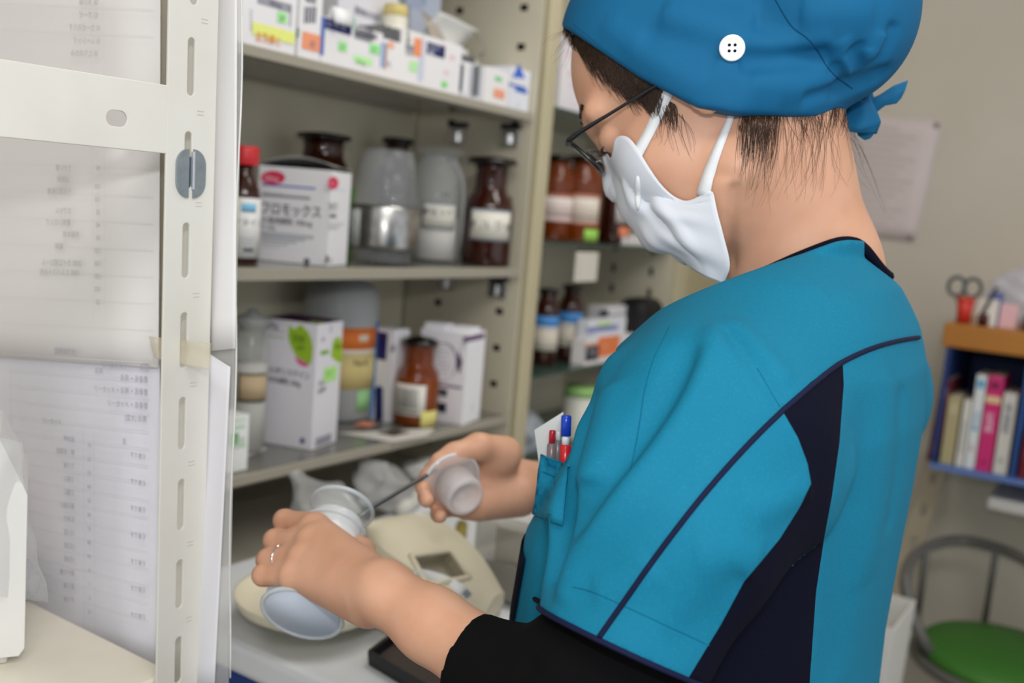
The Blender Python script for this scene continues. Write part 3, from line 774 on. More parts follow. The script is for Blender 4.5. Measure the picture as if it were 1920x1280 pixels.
# front placket
pl = []
for z in np.linspace(1.075, ZHEM+.002, 40):
    row = []
    for y in np.linspace(.611, .668, 6):
        l, nn, _, _ = B_T.ray_cast(Vector((-1.0, y, z)), Vector((1, 0, 0))); 
        row.append(np.array(l)+np.array(nn)*.0022 if l is not None else None)
    if all(r is not None for r in row): pl.append(row)
obj('front_placket', MB().grid(np.array(pl), 0, True, .001), M_NAVY, tunic_o)

# ---- black undershirt sleeves
CUF = PD(876, 1228, .668)
def under_sdf(p):
    ax = nrm(EL-CUF)
    d = chain(p, [CUF-ax*.004, PD(985, 1292, .642), EL, PD(1175, 1215, .630), PD(1262, 985, .64)], [.0305, .0350, .042, .042, .045], .02)
    d = smin(d, sph(p, PD(1065, 1244, .618), .032), .02)
    d = np.maximum(d, -(p-CUF)@ax)
    q = rc(p, CUF-ax*.02, CUF+ax*.05, .0262, .0275); d = np.maximum(d, -q)
    return folds(p, d, UF)
def under_r(p):
    ar = nrm(WR-ER); c2 = ER+(WR-ER)*.62; e = chain(p, [SRC[2], ER, c2], [.046, .043, .035], .02); return np.maximum(e, (p-c2)@ar)
UF = []
UF.append(([PD(985, 1170, .60), PD(1000, 1215, .597), PD(990, 1270, .60)], -.004, .006))
UF.append(([PD(905, 1170, .64), PD(890, 1230, .632), PD(880, 1290, .632)], .0015, .006))
UV, UQ = surface_nets(under_sdf, (-.60, .36, .86), (-.02, 1.16, 1.35), .003); UV = relax(UV, UQ, 2, .4)
soft_obj('undershirt_sleeve', UV, UQ, M_BLACK, person)
UV, UQ = surface_nets(under_r, (-.60, .76, .86), (-.02, 1.16, 1.35), .004); soft_obj('undershirt_sleeve', relax(UV, UQ, 2, .4), UQ, M_BLACK, person)

# ---- trousers and shoes (below the frame)
def trouser_sdf(p):
    q = p.copy(); q[:, 1] = .765+np.abs(p[:, 1]-.765); c = SL[0][1]
    d = ell(q, (c, .765, .80), (.135, .185, .16)); d = np.maximum(d, p[:, 2]-.86)
    l = chain(q, [(c, .850, .74), (c-.01, .858, .45), (c+.005, .858, .085)], [.098, .080, .066], .02)
    return np.maximum(smin(d, l, .03), .07-p[:, 2])
V_, Q_ = surface_nets(trouser_sdf, (-.56, .5, .03), (-.1, 1.05, .90), .008); V_ = relax(V_, Q_, 2, .4)
soft_obj('trousers', V_, Q_, mat('#171a30', 0.8), person)
for y in (.672, .858):
    def shoe_sdf(p):
        d = smin(ell(p, (-.32, y, .045), (.060, .042, .055)), ell(p, (-.415, y+(.008 if y > .76 else -.008), .036), (.085, .047, .045)), .03); return np.maximum(d, .001-p[:, 2])
    V_, Q_ = surface_nets(shoe_sdf, (-.53, y-.07, -.01), (-.22, y+.07, .12), .005); V_ = relax(V_, Q_, 1, .4)
    soft_obj('shoe', V_, Q_, mat('#eceae6', 0.6), person)
# ---- surgical cap
CAP_EDGE = [(.110, .190), (.075, .134), (.058, .098), (.030, .030), (.006, -.014), (-.014, -.033), (-.078, -.074), (-.20, -.135)]
def cap_outer(p):
    q = hl(p)
    d = ell(q, (-.010, 0, .052), (.107, .086, .096))
    d = smin(d, ell(q, (-.045, 0, -.010), (.064, .078, .062)), .015)
    qa = q.copy(); qa[:, 1] = np.abs(q[:, 1]); d = smin(d, ell(qa, (-.004, .070, .010), (.036, .020, .044)), .02)
    pouch = ell(q, (-.102, 0, .014), (.074, .084, .078))
    d = smin(d, pouch, .010)
    return folds(p, d, CF) if CF else d
CF = []
def edge2(q):
    a = np.array(CAP_EDGE); best = np.full(len(q), 9.0)
    for i in range(len(a)-1):
        ba = a[i+1]-a[i]; t = np.clip(((q[:, [0, 2]]-a[i])@ba)/(ba@ba), 0, 1); best = np.minimum(best, np.linalg.norm(q[:, [0, 2]]-a[i]-t[:, None]*ba, axis=1))
    zi = np.interp(q[:, 0], a[::-1, 0], a[::-1, 1]); return np.where(q[:, 2] < zi, best, -best)
def cap_sdf(p):
    d = cap_outer(p); e = edge2(hl(p))
    d = smax(d, e, .0025)
    return np.maximum(d, -np.maximum(ell(hl(p), (-.010, 0, .046), (.101, .081, .092)), d+.004))
CLO, CHI = hw(-.05, 0, .03)-.24, hw(-.05, 0, .03)+.24
def cap_solid(p): return np.maximum(cap_outer(p), edge2(hl(p)))
V0, Q0 = surface_nets(cap_solid, CLO, CHI, .005); Bc0 = bvh_of(V0, Q0)
def C_(px, amp, w): CF.append((on_surf(Bc0, px, 0, 18), amp*1.45, w))
C_([(1350, 60), (1430, 85), (1520, 82), (1560, 70)], .0035, .007); C_([(1385, 118), (1470, 112), (1560, 100)], -.005, .008)
C_([(1400, 150), (1480, 165), (1560, 160), (1600, 150)], .003, .012)
C_([(1500, 185), (1550, 170), (1600, 155)], -.0035, .006); C_([(1200, 60), (1300, 90), (1350, 110)], -.0025, .010)
C_([(1240, 20), (1330, 40), (1420, 40)], .003, .012); C_([(1130, 40), (1220, 110), (1320, 170)], .0018, .010)
C_([(1320, 215), (1390, 200), (1460, 205)], .0025, .012)
C_([(1615, 160), (1612, 120), (1600, 85)], -.007, .006); C_([(1625, 158), (1640, 120), (1665, 85), (1680, 40)], -.005, .006)
C_([(1618, 158), (1622, 120), (1625, 90)], .004, .005); C_([(1600, 160), (1575, 135), (1560, 120)], -.004, .005)
C_([(1605, 150), (1590, 125), (1580, 95), (1578, 70)], .003, .006); C_([(1560, 165), (1615, 162), (1665, 135)], -.012, .0065)
C_([(1500, 30), (1570, 25), (1640, 10)], .003, .014); C_([(1640, 110), (1660, 60)], .003, .008)
KV, KQ = surface_nets(cap_sdf, CLO, CHI, .0022); KV = relax(KV, KQ, 2, .4)
cap_o = soft_obj('surgical_cap', KV, KQ, M_CAP, person); cap_o['label'] = 'blue cloth cap'
B_C = bvh_of(KV, KQ)
obj('seam', MB().tube(on_surf(B_C, [(1452, -4), (1478, 42), (1492, 57), (1512, 69), (1532, 92), (1556, 136), (1598, 166)], -.0002, 5), .00065, 6), mat('#104a72', 0.8), cap_o)
obj('hem_stitch', MB().tube(on_surf(B_C, [(1075, 45), (1150, 106), (1240, 168), (1310, 207), (1370, 217), (1470, 214), (1560, 222)], -.0002, 6), .0004, 5), mat('#155b88', .8), cap_o)
h_ = hit(B_C, 1372, 90)
bt = MB(); Mb = axis_frame(h_[0]+h_[1]*.0005, nrm(h_[1]*.6-FWD*.4), UPV)
R_ = .0092
bt.lathe([(.0001, .0012), (R_*.55, .0012), (R_*.72, .0017), (R_*.9, .0021), (R_, .0014), (R_*.97, 0), (.0001, 0)], Mb, 40)
obj('button', bt, mat('#f1f1ee', 0.28), cap_o)
bh = MB()
for sx in (-1, 1):
    for sy in (-1, 1): bh.lathe([(.0001, .00135), (.0011, .00135), (.0011, .0010), (.0001, .0010)], Mb @ Matrix.Translation((sx*.0020, sy*.0020, 0)), 10)
obj('button_hole', bh, mat('#20242c', 0.8), cap_o)
def sheet_px(rows, th=.0012):
    return MB().grid(np.array([[PD(*q) for q in r] for r in rows]), 0, True, th)
def finer(rows, n=4):
    A = np.array(rows, float)
    for _ in range(2):
        J = len(A); A = np.array([A[int(i)]*(1-i % 1)+A[min(int(i)+1, J-1)]*(i % 1) for i in np.linspace(0, J-1, (J-1)*n//2*2+1)]) if J < 40 else A
        A = A.transpose(1, 0, 2)
    return A
knot = MB()
K0 = PD(1612, 184, .800)
knot.lathe([(.0001, -.012), (.007, -.010), (.0105, -.003), (.0105, .004), (.006, .010), (.0001, .012)], axis_frame(K0, SIDE*.3-UPV*.9+FWD*.2), 20)
obj('tie_knot', knot, M_CAP, cap_o)
obj('tie_tail', sheet_px(finer([[(1600, 178, .795), (1618, 190, .788), (1630, 182, .790)], [(1588, 206, .790), (1618, 220, .781), (1645, 214, .784)], [(1572, 226, .788), (1612, 240, .778), (1650, 228, .786)], [(1556, 241, .787), (1608, 247, .784), (1642, 250, .792)]])), M_CAP, cap_o)
obj('tie_tail', sheet_px(finer([[(1618, 190, .800), (1625, 205, .797), (1636, 216, .800)], [(1648, 178, .798), (1654, 190, .793), (1660, 198, .797)], [(1676, 160, .797), (1680, 178, .793), (1681, 194, .797)], [(1703, 150, .798), (1697, 170, .796), (1690, 184, .799)]])), M_CAP, cap_o)
obj('tie_tail', sheet_px(finer([[(1612, 205, .804), (1628, 215, .802), (1645, 218, .804)], [(1605, 240, .800), (1625, 250, .797), (1645, 240, .801)], [(1608, 254, .800), (1620, 262, .799), (1630, 258, .802)]])), M_CAP, cap_o)

# ---- surgical mask
CTL = np.array([
 [(.088, 0, .010), (.079, .020, .012), (.057, .046, -.003), (.0555, .054, -.058), (.030, .063, -.069)],
 [(.101, 0, -.016), (.094, .023, -.018), (.079, .045, -.028), (.061, .056, -.060), (.035, .064, -.083)],
 [(.106, 0, -.046), (.101, .025, -.047), (.085, .046, -.053), (.064, .058, -.075), (.040, .063, -.099)],
 [(.101, 0, -.073), (.096, .025, -.074), (.082, .044, -.079), (.066, .055, -.096), (.048, .059, -.121)],
 [(.080, 0, -.098), (.079, .021, -.100), (.074, .037, -.108), (.067, .048, -.119), (.0595, .052, -.130)]], float)
def catmull(A, n):
    A = np.concatenate([2*A[:1]-A[1:2], A, 2*A[-1:]-A[-2:-1]]); out = []; m = len(A)-3
    for u in np.linspace(0, m-1e-6, n):
        i = int(u); t = u-i; p0, p1, p2, p3 = A[i], A[i+1], A[i+2], A[i+3]
        out.append(.5*(2*p1+(p2-p0)*t+(2*p0-5*p1+4*p2-p3)*t*t+(3*p1-p0-3*p2+p3)*t**3))
    return np.array(out)
full = np.concatenate([(CTL*np.array([1, -1, 1]))[:, :0:-1], CTL], 1)
G = catmull(full, 61); G = catmull(G.transpose(1, 0, 2), 97).transpose(1, 0, 2)
T_, S_ = np.meshgrid(np.linspace(0, 1, 61), np.linspace(-1, 1, 97), indexing='ij')
Nn = np.cross(np.gradient(G, axis=1), np.gradient(G, axis=0)); Nn /= np.linalg.norm(Nn, axis=2, keepdims=True)
if Nn[30, 48, 0] < 0: Nn = -Nn
w_ = np.clip((1-np.abs(S_))*4, 0, 1)
bump = .0016*np.sin(T_*2*math.pi*3.0+1.2*S_)*np.clip((T_-.28)*6, 0, 1)*w_
as_ = np.abs(S_)
bump += .0065*np.exp(-((as_-.47)/.05)**2)*np.exp(-((T_-.20)/.20)**2)             # pinched nose flap
bump += -.0050*np.exp(-((as_-.58)/.045)**2)*np.exp(-((T_-.30)/.24)**2)
bump += .0035*np.exp(-((as_-.70-.22*(T_-.4))/.05)**2)*np.exp(-((T_-.50)/.22)**2)
bump += -.0035*np.exp(-((as_-.56-.3*(T_-.4))/.04)**2)*np.exp(-((T_-.62)/.20)**2)
bump += .0025*np.exp(-((as_-.40)/.06)**2)*np.exp(-((T_-.72)/.16)**2)
bump += -.0030*np.exp(-((T_-.13)/.025)**2)*np.exp(-((as_-.78)/.12)**2)
G = G+Nn*bump[..., None]
Wd = TR+G[..., 0:1]*HF+G[..., 1:2]*HL+G[..., 2:3]*HU
flat = Wd.reshape(-1, 3)
for _ in range(6):
    d = body_sdf(flat); g = np.stack([(body_sdf(flat+np.eye(3)[i]*.0008)-d)/.0008 for i in range(3)], 1); g /= np.linalg.norm(g, axis=1, keepdims=True)+1e-9
    flat = flat+g*np.clip(.0032-d, 0, .01)[:, None]
Wd = flat.reshape(Wd.shape)
M_MASK = mat('#dbdfe7', 0.8, bump=(420, .12, .0006))
mask_o = obj('face_mask', MB().grid(Wd, 0, True, .0011), M_MASK, person); mask_o['label'] = 'white pleated face mask'
B_M = bvh_of(*[np.concatenate([Wd.reshape(-1, 3)]), np.array([(j*97+i, j*97+i+1, (j+1)*97+i+1, (j+1)*97+i) for j in range(60) for i in range(96)])])
eb = MB()
for row in (0, 60): eb.tube([Wd[row, i] for i in range(97)], .0009, 6)
for colm in (0, 96): eb.tube([Wd[j, colm] for j in range(61)], .0009, 6)
obj('edge_seam', eb, mat('#e6e8ec', 0.7), mask_o)
rb = MB()                                                    # welded rib band along the top edge
for i in range(3, 94):
    a, b = Wd[2, i], Wd[8, i]; nn = nrm(np.cross(Wd[2, i+1]-Wd[2, i-1], b-a)); nn = nn if nn@(a-TR) > 0 else -nn
    if i % 2 == 0: rb.tube([a+nn*.0003, b+nn*.0003], .00045, 5)
obj('rib_band', rb, mat('#d5d9df', 0.8), mask_o)
for i in (6, 90):
    ds = MB()
    for j in range(2, 59, 2):
        o = Wd[j, i]; nn = nrm(np.cross(Wd[j, i+1]-Wd[j, i-1], Wd[j+1, i]-Wd[j-1, i])); nn = nn if nn@(o-TR) > 0 else -nn
        ds.lathe([(.0001, .0004), (.0004, .0003), (.0004, 0)], axis_frame(o, nn), 6)
    for k, ch in enumerate('日0十千' if i > 50 else ''):
        j = 50-k*6; o = Wd[j, i-2]; u = nrm(Wd[j-3, i-2]-Wd[j, i-2]); nn = nrm(np.cross(Wd[j, i-1]-Wd[j, i-3], Wd[j+1, i-2]-Wd[j-1, i-2])); nn = nn if nn@(o-TR) > 0 else -nn
        ds.text(ch, .0045, frame(o+nn*.0006, u, np.cross(nn, u), nn), 0)
    obj('embossing', ds, mat('#b9bdc6', 0.8), mask_o)
def loop_strip(px, w, side):
    """elastic laid on the cheek; side -1 repeats it on the far cheek"""
    L = []
    pts = dense(smooth_px(list(px), 1), 6)
    for k, (x, y) in enumerate(pts):
        h_ = hit(B_BODY, x, y); 
        if h_ is None: continue
        p, n = h_; e = min(1, k/8); L.append((p+n*(.0035*(1-e)+.0016*e), n))
    P = [p for p, n in L]; Nn_ = [n for p, n in L]; rows = []
    for i in range(len(P)):
        t = nrm(P[min(i+1, len(P)-1)]-P[max(0, i-1)]); s = nrm(np.cross(t, Nn_[i])); ww = w*(1-(.25 if w < .010 else .6)*i/len(P)); rows.append([P[i]-s*ww/2, P[i]+Nn_[i]*.0006, P[i]+s*ww/2])
    A = np.array(rows)
    if side < 0:
        q = (A-TR) @ HR; q[..., 1] *= -1; A = TR+q @ HR.T; A = A[:, ::-1]
    return MB().grid(A, 0, True, .0009)
M_ELA = mat('#eceef0', 0.85, bump=(1500, .5, .0006))
for sd in (1, -1):
    obj('ear_loop', loop_strip([(1192, 302), (1205, 275), (1228, 228), (1250, 180), (1258, 165)], .0098, sd), M_ELA, mask_o)
    obj('ear_loop', loop_strip([(1322, 366), (1332, 320), (1350, 272), (1368, 228), (1373, 212)], .0108, sd), M_ELA, mask_o)
obj('ear_loop_end', MB().tube([hit(B_M, 1196, y)[0]-FWD*.0012 if hit(B_M, 1196, y) else PD(1196, y, .74) for y in range(330, 400, 8)], [.0012, .0022, .0026, .0028, .0028, .0027, .0025, .0020, .0010], 8), M_ELA, mask_o)

# ---- glasses
gl = bpy.data.objects.new('glasses', None); COL.objects.link(gl); gl.parent = person; gl['label'] = 'dark rimmed glasses'
M_FRM = mat('#14161b', 0.25, coat=.3); M_LENS = mat('#eef3f4', 0.02, alpha=.16)
def lens_pts(s, k=1.0):
    pts = []
    for i in range(40):
        a = 2*math.pi*i/40; ca, sa = math.cos(a), math.sin(a); e = .72
        y = s*(.0345+.0245*k*math.copysign(abs(ca)**e, ca)); z = .0115+.0175*k*math.copysign(abs(sa)**e, sa)
        x = .1035+.28*(z-.0115)-.20*max(0, abs(y)-.03); pts.append(hw(x, y, z))
    return pts
for s in (1, -1):
    obj('lens_rim', MB().tube(lens_pts(s), .0016, 8, 0, True), M_FRM, gl)
    L = lens_pts(s, .99); c = sum(L)/40; lm = MB(); lm.add([p+HF*.0006 for p in L]+[p-HF*.0006 for p in L]+[c+HF*.0018, c+HF*.0006], [(i, (i+1) % 40, 80) for i in range(40)]+[(40+(i+1) % 40, 40+i, 81) for i in range(40)]+[(i, 40+i, 40+(i+1) % 40, (i+1) % 40) for i in range(40)], 0, True)
    obj('lens', lm, M_LENS, gl)
    obj('temple', MB().tube([hw(.104, s*.060, .024), hw(.100, s*.066, .0245), hw(.088, s*.070, .0235), hw(.06, s*.0745, .0205), hw(.03, s*.0775, .018), hw(.005, s*.078, .016), hw(-.012, s*.078, .006)], [.0024, .0024, .0018, .0013, .0012, .0013, .0014], 8), M_FRM, gl)
    obj('nose_pad', MB().lathe([(.0001, -.004), (.0022, -.003), (.0028, 0), (.0022, .003), (.0001, .004)], axis_frame(hw(.0945, s*.0085, .004), HU), 10), mat('#cfd4d4', .1, alpha=.5), gl)
    obj('pad_arm', MB().tube([hw(.1035, s*.012, .010), hw(.098, s*.0105, .009), hw(.0945, s*.0095, .005)], .0006, 6), M_CHROME, gl)
obj('bridge', MB().tube([hw(.1055, .0115, .016), hw(.1085, 0, .0185), hw(.1055, -.0115, .016)], .0012, 8), M_FRM, gl)

# ---- eyes: lashes and brows
M_HAIR = mat('#3a281d', 0.5, var=(60, '#483223', .4, .7))
lash = MB()
for s in (1, -1):
    for i in range(16):
        a = -1.0+2.0*i/15; y = s*(.031+.0135*a); o = hw(.0875-.004*a*a, y, .0085+.001*a*a); lash.tube([o, o+HF*.0035+HU*-.001+HL*(s*.001*a), o+HF*.0065+HU*-.0005+HL*(s*.002*a)], [.0003, .00022, .0001], 4)
obj('eyelashes', lash, M_HAIR, person)['kind'] = 'stuff'
rng = np.random.default_rng(3)
def strand(mb, pts, r=.00022):
    n = len(pts)
    if n > 1: mb.tube(pts, [r*(1-.6*i/(n-1)) for i in range(n)], 4)
brow = MB()
for s in (1, -1):
    for i in range(60):
        a = rng.uniform(0, 1); o = np.array([.0, s*(.014+.034*a), .040+.006*math.sin(a*2.6)+rng.uniform(-.002, .002)])
        q = hw(.16, o[1], o[2]); l, nn, _, _ = B_BODY.ray_cast(Vector(q), Vector(-HF))
        if l is not None: l = np.array(l); strand(brow, [l, l+HL*s*.003+HF*.0006+HU*.001, l+HL*s*.006+HU*.0005], .00025)
obj('eyebrows', brow, M_HAIR, person)['kind'] = 'stuff'
# ---- hair: under the cap at the temple, behind the ear and on the nape
hb = MB()
def hair_patch(poly, off):
    cen = BV[BQ].mean(1); x, y, w = projv(cen); m = inpoly(x, y, poly) & (np.linalg.norm(cen-hw(-.02, 0, 0), axis=1) < .2); sel = []
    for i in np.where(m)[0]:
        h_ = hit(B_BODY, x[i], y[i])
        if h_ is not None and np.linalg.norm(h_[0]-cen[i]) < .006: sel.append(i)
    V2, Q2 = compact(BV, BQ[sel]); n = np.zeros_like(V2)
    fn = np.cross(V2[Q2[:, 2]]-V2[Q2[:, 0]], V2[Q2[:, 3]]-V2[Q2[:, 1]])
    for k in range(4): np.add.at(n, Q2[:, k], fn)
    n /= np.linalg.norm(n, axis=1, keepdims=True)+1e-12
    hb.add(V2+n*off, [tuple(q) for q in Q2], 0, True)
hair_patch([(1052, 40), (1110, 70), (1250, 170), (1236, 206), (1224, 214), (1200, 190), (1165, 160), (1130, 138), (1108, 112), (1090, 86), (1068, 66)], .0012)
hs = MB()
def wisp(n, a0, a1, b0, b1, bend, lift=(.001, .003), r=.00025, free=False, depth=.80):
    for _ in range(n):
        u = rng.uniform(); v = np.clip(u+rng.normal(0, .16), 0, 1)
        s = np.array(a0)*(1-u)+np.array(a1)*u; e = np.array(b0)*(1-v)+np.array(b1)*v; m = (s+e)/2+np.array([rng.normal(0, bend), rng.normal(0, bend*.6)])+np.array([bend*.4, 0])
        pts = []; off = rng.uniform(*lift)
        for t in np.linspace(0, rng.uniform(.45, 1.0), 12):
            x, y = (1-t)**2*s+2*t*(1-t)*m+t*t*e; h_ = None if free else hit(B_BODY, x, y)
            if h_ is not None: pts.append(h_[0]+h_[1]*(off*(.3+t)))
            elif free: pts.append(PD(x, y, depth-.01*t))
        strand(hs, pts, r*rng.uniform(.7, 1.2))
wisp(420, (1062, 48), (1246, 172), (1084, 98), (1234, 222), 6, (.0008, .004), .0003)
wisp(320, (1068, 55), (1150, 105), (1120, 150), (1226, 222), 9, (.0008, .003), .00028)
wisp(60, (1075, 80), (1160, 150), (1120, 165), (1212, 232), 8, (.0005, .002), .0002)
wisp(110, (1200, 160), (1265, 195), (1222, 222), (1268, 250), 9, (.0008, .003), .0003)
wisp(34, (1225, 200), (1280, 215), (1215, 265), (1300, 305), 14, (.0005, .0015), .00014)
wisp(120, (1394, 190), (1462, 195), (1386, 300), (1440, 335), 16, (.0006, .003), .00020)
wisp(50, (1398, 190), (1440, 195), (1376, 340), (1430, 372), 16, (.0005, .002), .00017)
wisp(60, (1455, 195), (1602, 200), (1470, 280), (1598, 262), 12, (.0005, .003), .00016)
wisp(40, (1560, 200), (1604, 205), (1545, 262), (1602, 258), 8, (.0005, .003), .0002)
wisp(60, (1410, 195), (1560, 200), (1385, 390), (1530, 380), 30, (.0004, .0012), .00011)
wisp(40, (1450, 195), (1590, 205), (1450, 420), (1600, 350), 34, (.0004, .0010), .00010)
wisp(14, (1380, 235), (1400, 235), (1375, 300), (1410, 340), 10, (.0004, .001), .00014)
wisp(26, (1575, 245), (1600, 245), (1605, 300), (1665, 410), 20, (.001, .002), .00012, True, .805)
wisp(20, (1062, 52), (1075, 70), (1005, 95), (1060, 150), 16, (.001, .002), .00012, True, .795)
wisp(110, (1056, 46), (1080, 75), (1058, 75), (1092, 118), 6, (.001, .002), .00022, True, .790)
hair_o = obj('hair', hb, M_HAIR, person); hair_o['label'] = 'dark brown hair under the cap'
h2 = obj('loose_strands', hs, M_HAIR, hair_o); h2['kind'] = 'stuff'
# ---- ring on the ring finger
rp = PALM_L[2]*.42+PIP_L[2]*.58; rx = nrm(PIP_L[2]-PALM_L[2])
Mr = axis_frame(rp+FWD*.0015, rx, -FWD)
rg = MB(); rg.tube([tuple(Mr @ Vector((.0112*math.cos(a), .0112*math.sin(a), 0))) for a in np.linspace(0, 2*math.pi, 41)[:-1]], .00085, 8, 0, True)
ring_o = obj('ring', rg, mat('#e3e2df', 0.12, metal=1.0), person)
st_ = MB(); c_ = Mr @ Matrix.Rotation(-.55, 4, 'Z') @ Matrix.Translation((.0122, 0, 0)) @ Matrix.Rotation(math.pi/2, 4, 'Y'); st_.lathe([(.0001, -.0012), (.0016, .0003), (.0011, .0011), (.0001, .0012)], c_, 8, 0, False)
obj('stone', st_, mat('#f4f6f8', 0.03, coat=1.0), ring_o)
# ================================================================== kit for boxes, jars and labels
class Face:
    def __init__(s, o, u, v): s.o = np.asarray(o, float); s.u = nrm(u); s.v = nrm(v); s.n = np.cross(s.u, s.v)
    def uv(s, px, py):
        r = ray(px, py); t = ((s.o-CAM)@s.n)/(r@s.n); q = CAM+r*t-s.o; return q@s.u, q@s.v
    def M(s, a, b, off=.0003): return frame(s.o+s.u*a+s.v*b+s.n*off, s.u, s.v, s.n)
def lift(h):                                               # cartons are bright white board
    c = [int(h[i:i+2], 16) for i in (1, 3, 5)]; return '#'+''.join('%02x' % min(250, int(v*1.055)) for v in c)
class Crate:
    """carton built as a thing; print on its faces belongs to the carton's own mesh"""
    def __init__(s, A, u, w, d, h, col='#e9e8ea', rough=.55, top=True):
        s.A = np.asarray(A, float); s.u = nrm(u); s.v = np.array([0, 0, 1.0]); s.n = np.cross(s.u, s.v); s.w, s.d, s.h = w, d, h
        s.mb = MB(); s.mats = [mat(lift(col), rough)]; s.cols = {col: 0}
        s.mb.box((0, 0, -d), (w, h, 0), 0, frame(s.A, s.u, s.v, s.n), .0008)
        s.front = Face(s.A, s.u, s.v); s.right = Face(s.A+s.u*w, -s.n, s.v); s.top = Face(s.A+s.v*h, s.u, -s.n); s.left = Face(s.A-s.n*d, s.n, s.v)
    def c(s, col):
        if col not in s.cols: s.cols[col] = len(s.mats); s.mats.append(mat(lift(col), .55))
        return s.cols[col]
    def r(s, f, x0, y0, x1, y1, col, off=.0003):
        a, b = f.uv(x0, y0); c, d = f.uv(x1, y1); return s.ruv(f, min(a, c), min(b, d), max(a, c), max(b, d), col, off)
    def ruv(s, f, a, b, c, d, col, off=.0003):
        s.mb.add([(a, b, 0), (c, b, 0), (c, d, 0), (a, d, 0)], [(0, 1, 2, 3)], s.c(col), False, f.M(0, 0, off)); return s
    def t(s, f, txt, x, y, hpx, col='#3a3c44', sx=1.0, off=.0005, rot=0):
        a, b = f.uv(x, y); c, d = f.uv(x, y-hpx); size = math.hypot(c-a, d-b)
        s.mb.text(txt, size, f.M(a, b, off) @ Matrix.Rotation(rot, 4, 'Z'), s.c(col), 'l', sx); return s
    def poly(s, f, pts, col, off=.0004):
        q = [f.uv(*p) for p in pts]; s.mb.add([(a, b, 0) for a, b in q], [tuple(range(len(q)))], s.c(col), False, f.M(0, 0, off)); return s
    def ell(s, f, x, y, rx, ry, col, off=.0004, rot=0.0):
        return s.poly(f, [(x+rx*math.cos(a)*math.cos(rot)-ry*math.sin(a)*math.sin(rot), y+rx*math.cos(a)*math.sin(rot)+ry*math.sin(a)*math.cos(rot)) for a in np.linspace(2*math.pi, 0, 25)[:-1]], col, off)
    def sheet(s, rows, col, th=.0005): s.mb.grid(np.array(rows), s.c(col), True, th); return s
    def done(s, name, label, cat, group=None):
        base = s.A+s.u*s.w/2-s.n*s.d/2
        return tag(obj(name, s.mb, s.mats, None, tuple(base)), label, cat, group)
def shelf_box(pxl, pxr, pyb, pyt, zs, x=-.955, d=.08, col='#e9e8ea', hgt=None):
    """carton standing square on a shelf: front in the plane x, edges at two pixel columns"""
    l = PX(pxl, pyb(pxl) if callable(pyb) else pyb, x); r = PX(pxr, pyb(pxr) if callable(pyb) else pyb, x)
    h = hgt if hgt else PX(pxl, pyt, x)[2]-zs
    return Crate((x, l[1], zs), (0, 1, 0), r[1]-l[1], d, h, col)
def turned_box(A, C, B, pyt, zs, psi, col='#e9e8ea', x=None):
    """carton seen on a corner: pixel columns of left edge, near edge, right edge; pyt = top pixel of the near edge;
    psi = how far its front is turned away from the line of sight"""
    c = PX(C[0], C[1], x) if x is not None else PZ(C[0], C[1], zs); c = np.array([c[0], c[1], zs])
    vd = nrm([c[0]-CAM[0], c[1]-CAM[1], 0]); pr = np.array([vd[1], -vd[0], 0]); p = math.radians(psi)
    u = pr*math.cos(p)-vd*math.sin(p); v = np.cross(np.array([0, 0, 1.0]), u)
    def solve(fn, col_):
        lo, hi = .004, .4; s0 = proj(fn(lo))[0]-col_
        for _ in range(40):
            m = (lo+hi)/2
            if (proj(fn(m))[0]-col_)*s0 > 0: lo = m
            else: hi = m
        return lo
    w = solve(lambda m: c-u*m, A[0]); d = min(.072, solve(lambda m: c+v*m, B[0]))
    rr = ray(C[0], pyt); n = -vd; t = ((c-CAM)@n)/(rr@n); h = (CAM+rr*t)[2]-zs
    return Crate(c-u*w, u, w, d, h, col)
def to_cam(loc): return math.atan2(CAM[1]-loc[1], CAM[0]-loc[0])
def arc_patch(mb, loc, r, a0, a1, z0, z1, mi=0, n=14, th=.0004):
    """label wrapped round a vertical cylinder; angle grows to the right as seen from the camera"""
    c = to_cam(loc); P = [[(loc[0]+r*math.cos(c+a), loc[1]+r*math.sin(c+a), z) for a in np.linspace(a0, a1, n)] for z in (z1, z0)]
    return mb.grid(np.array(P)[:, ::-1] if False else np.array(P), mi, True, th)
def arc_text(mb, s, loc, r, a, z, size, mi=0, sx=1.0):
    v, f = text_geo(s); c = to_cam(loc); w = max(p[0] for p in v) if v else 0
    mb.add([(loc[0]+r*math.cos(c+a+(p[0]-w/2)*size*sx/r), loc[1]+r*math.sin(c+a+(p[0]-w/2)*size*sx/r), z+p[1]*size) for p in v], f, mi); return mb
M_AMBER = mat('#8f3d06', 0.06, alpha=.46, coat=.6); M_AMBERD = mat('#3a1408', 0.06, alpha=.86, coat=.6)
M_CLEAR = mat('#e9eeee', 0.04, alpha=.14, coat=.5); M_CLEARP = mat('#dfe3e6', .08, alpha=.11, coat=.3)
M_BLACKGL = mat('#1a100c', 0.08, coat=.6)
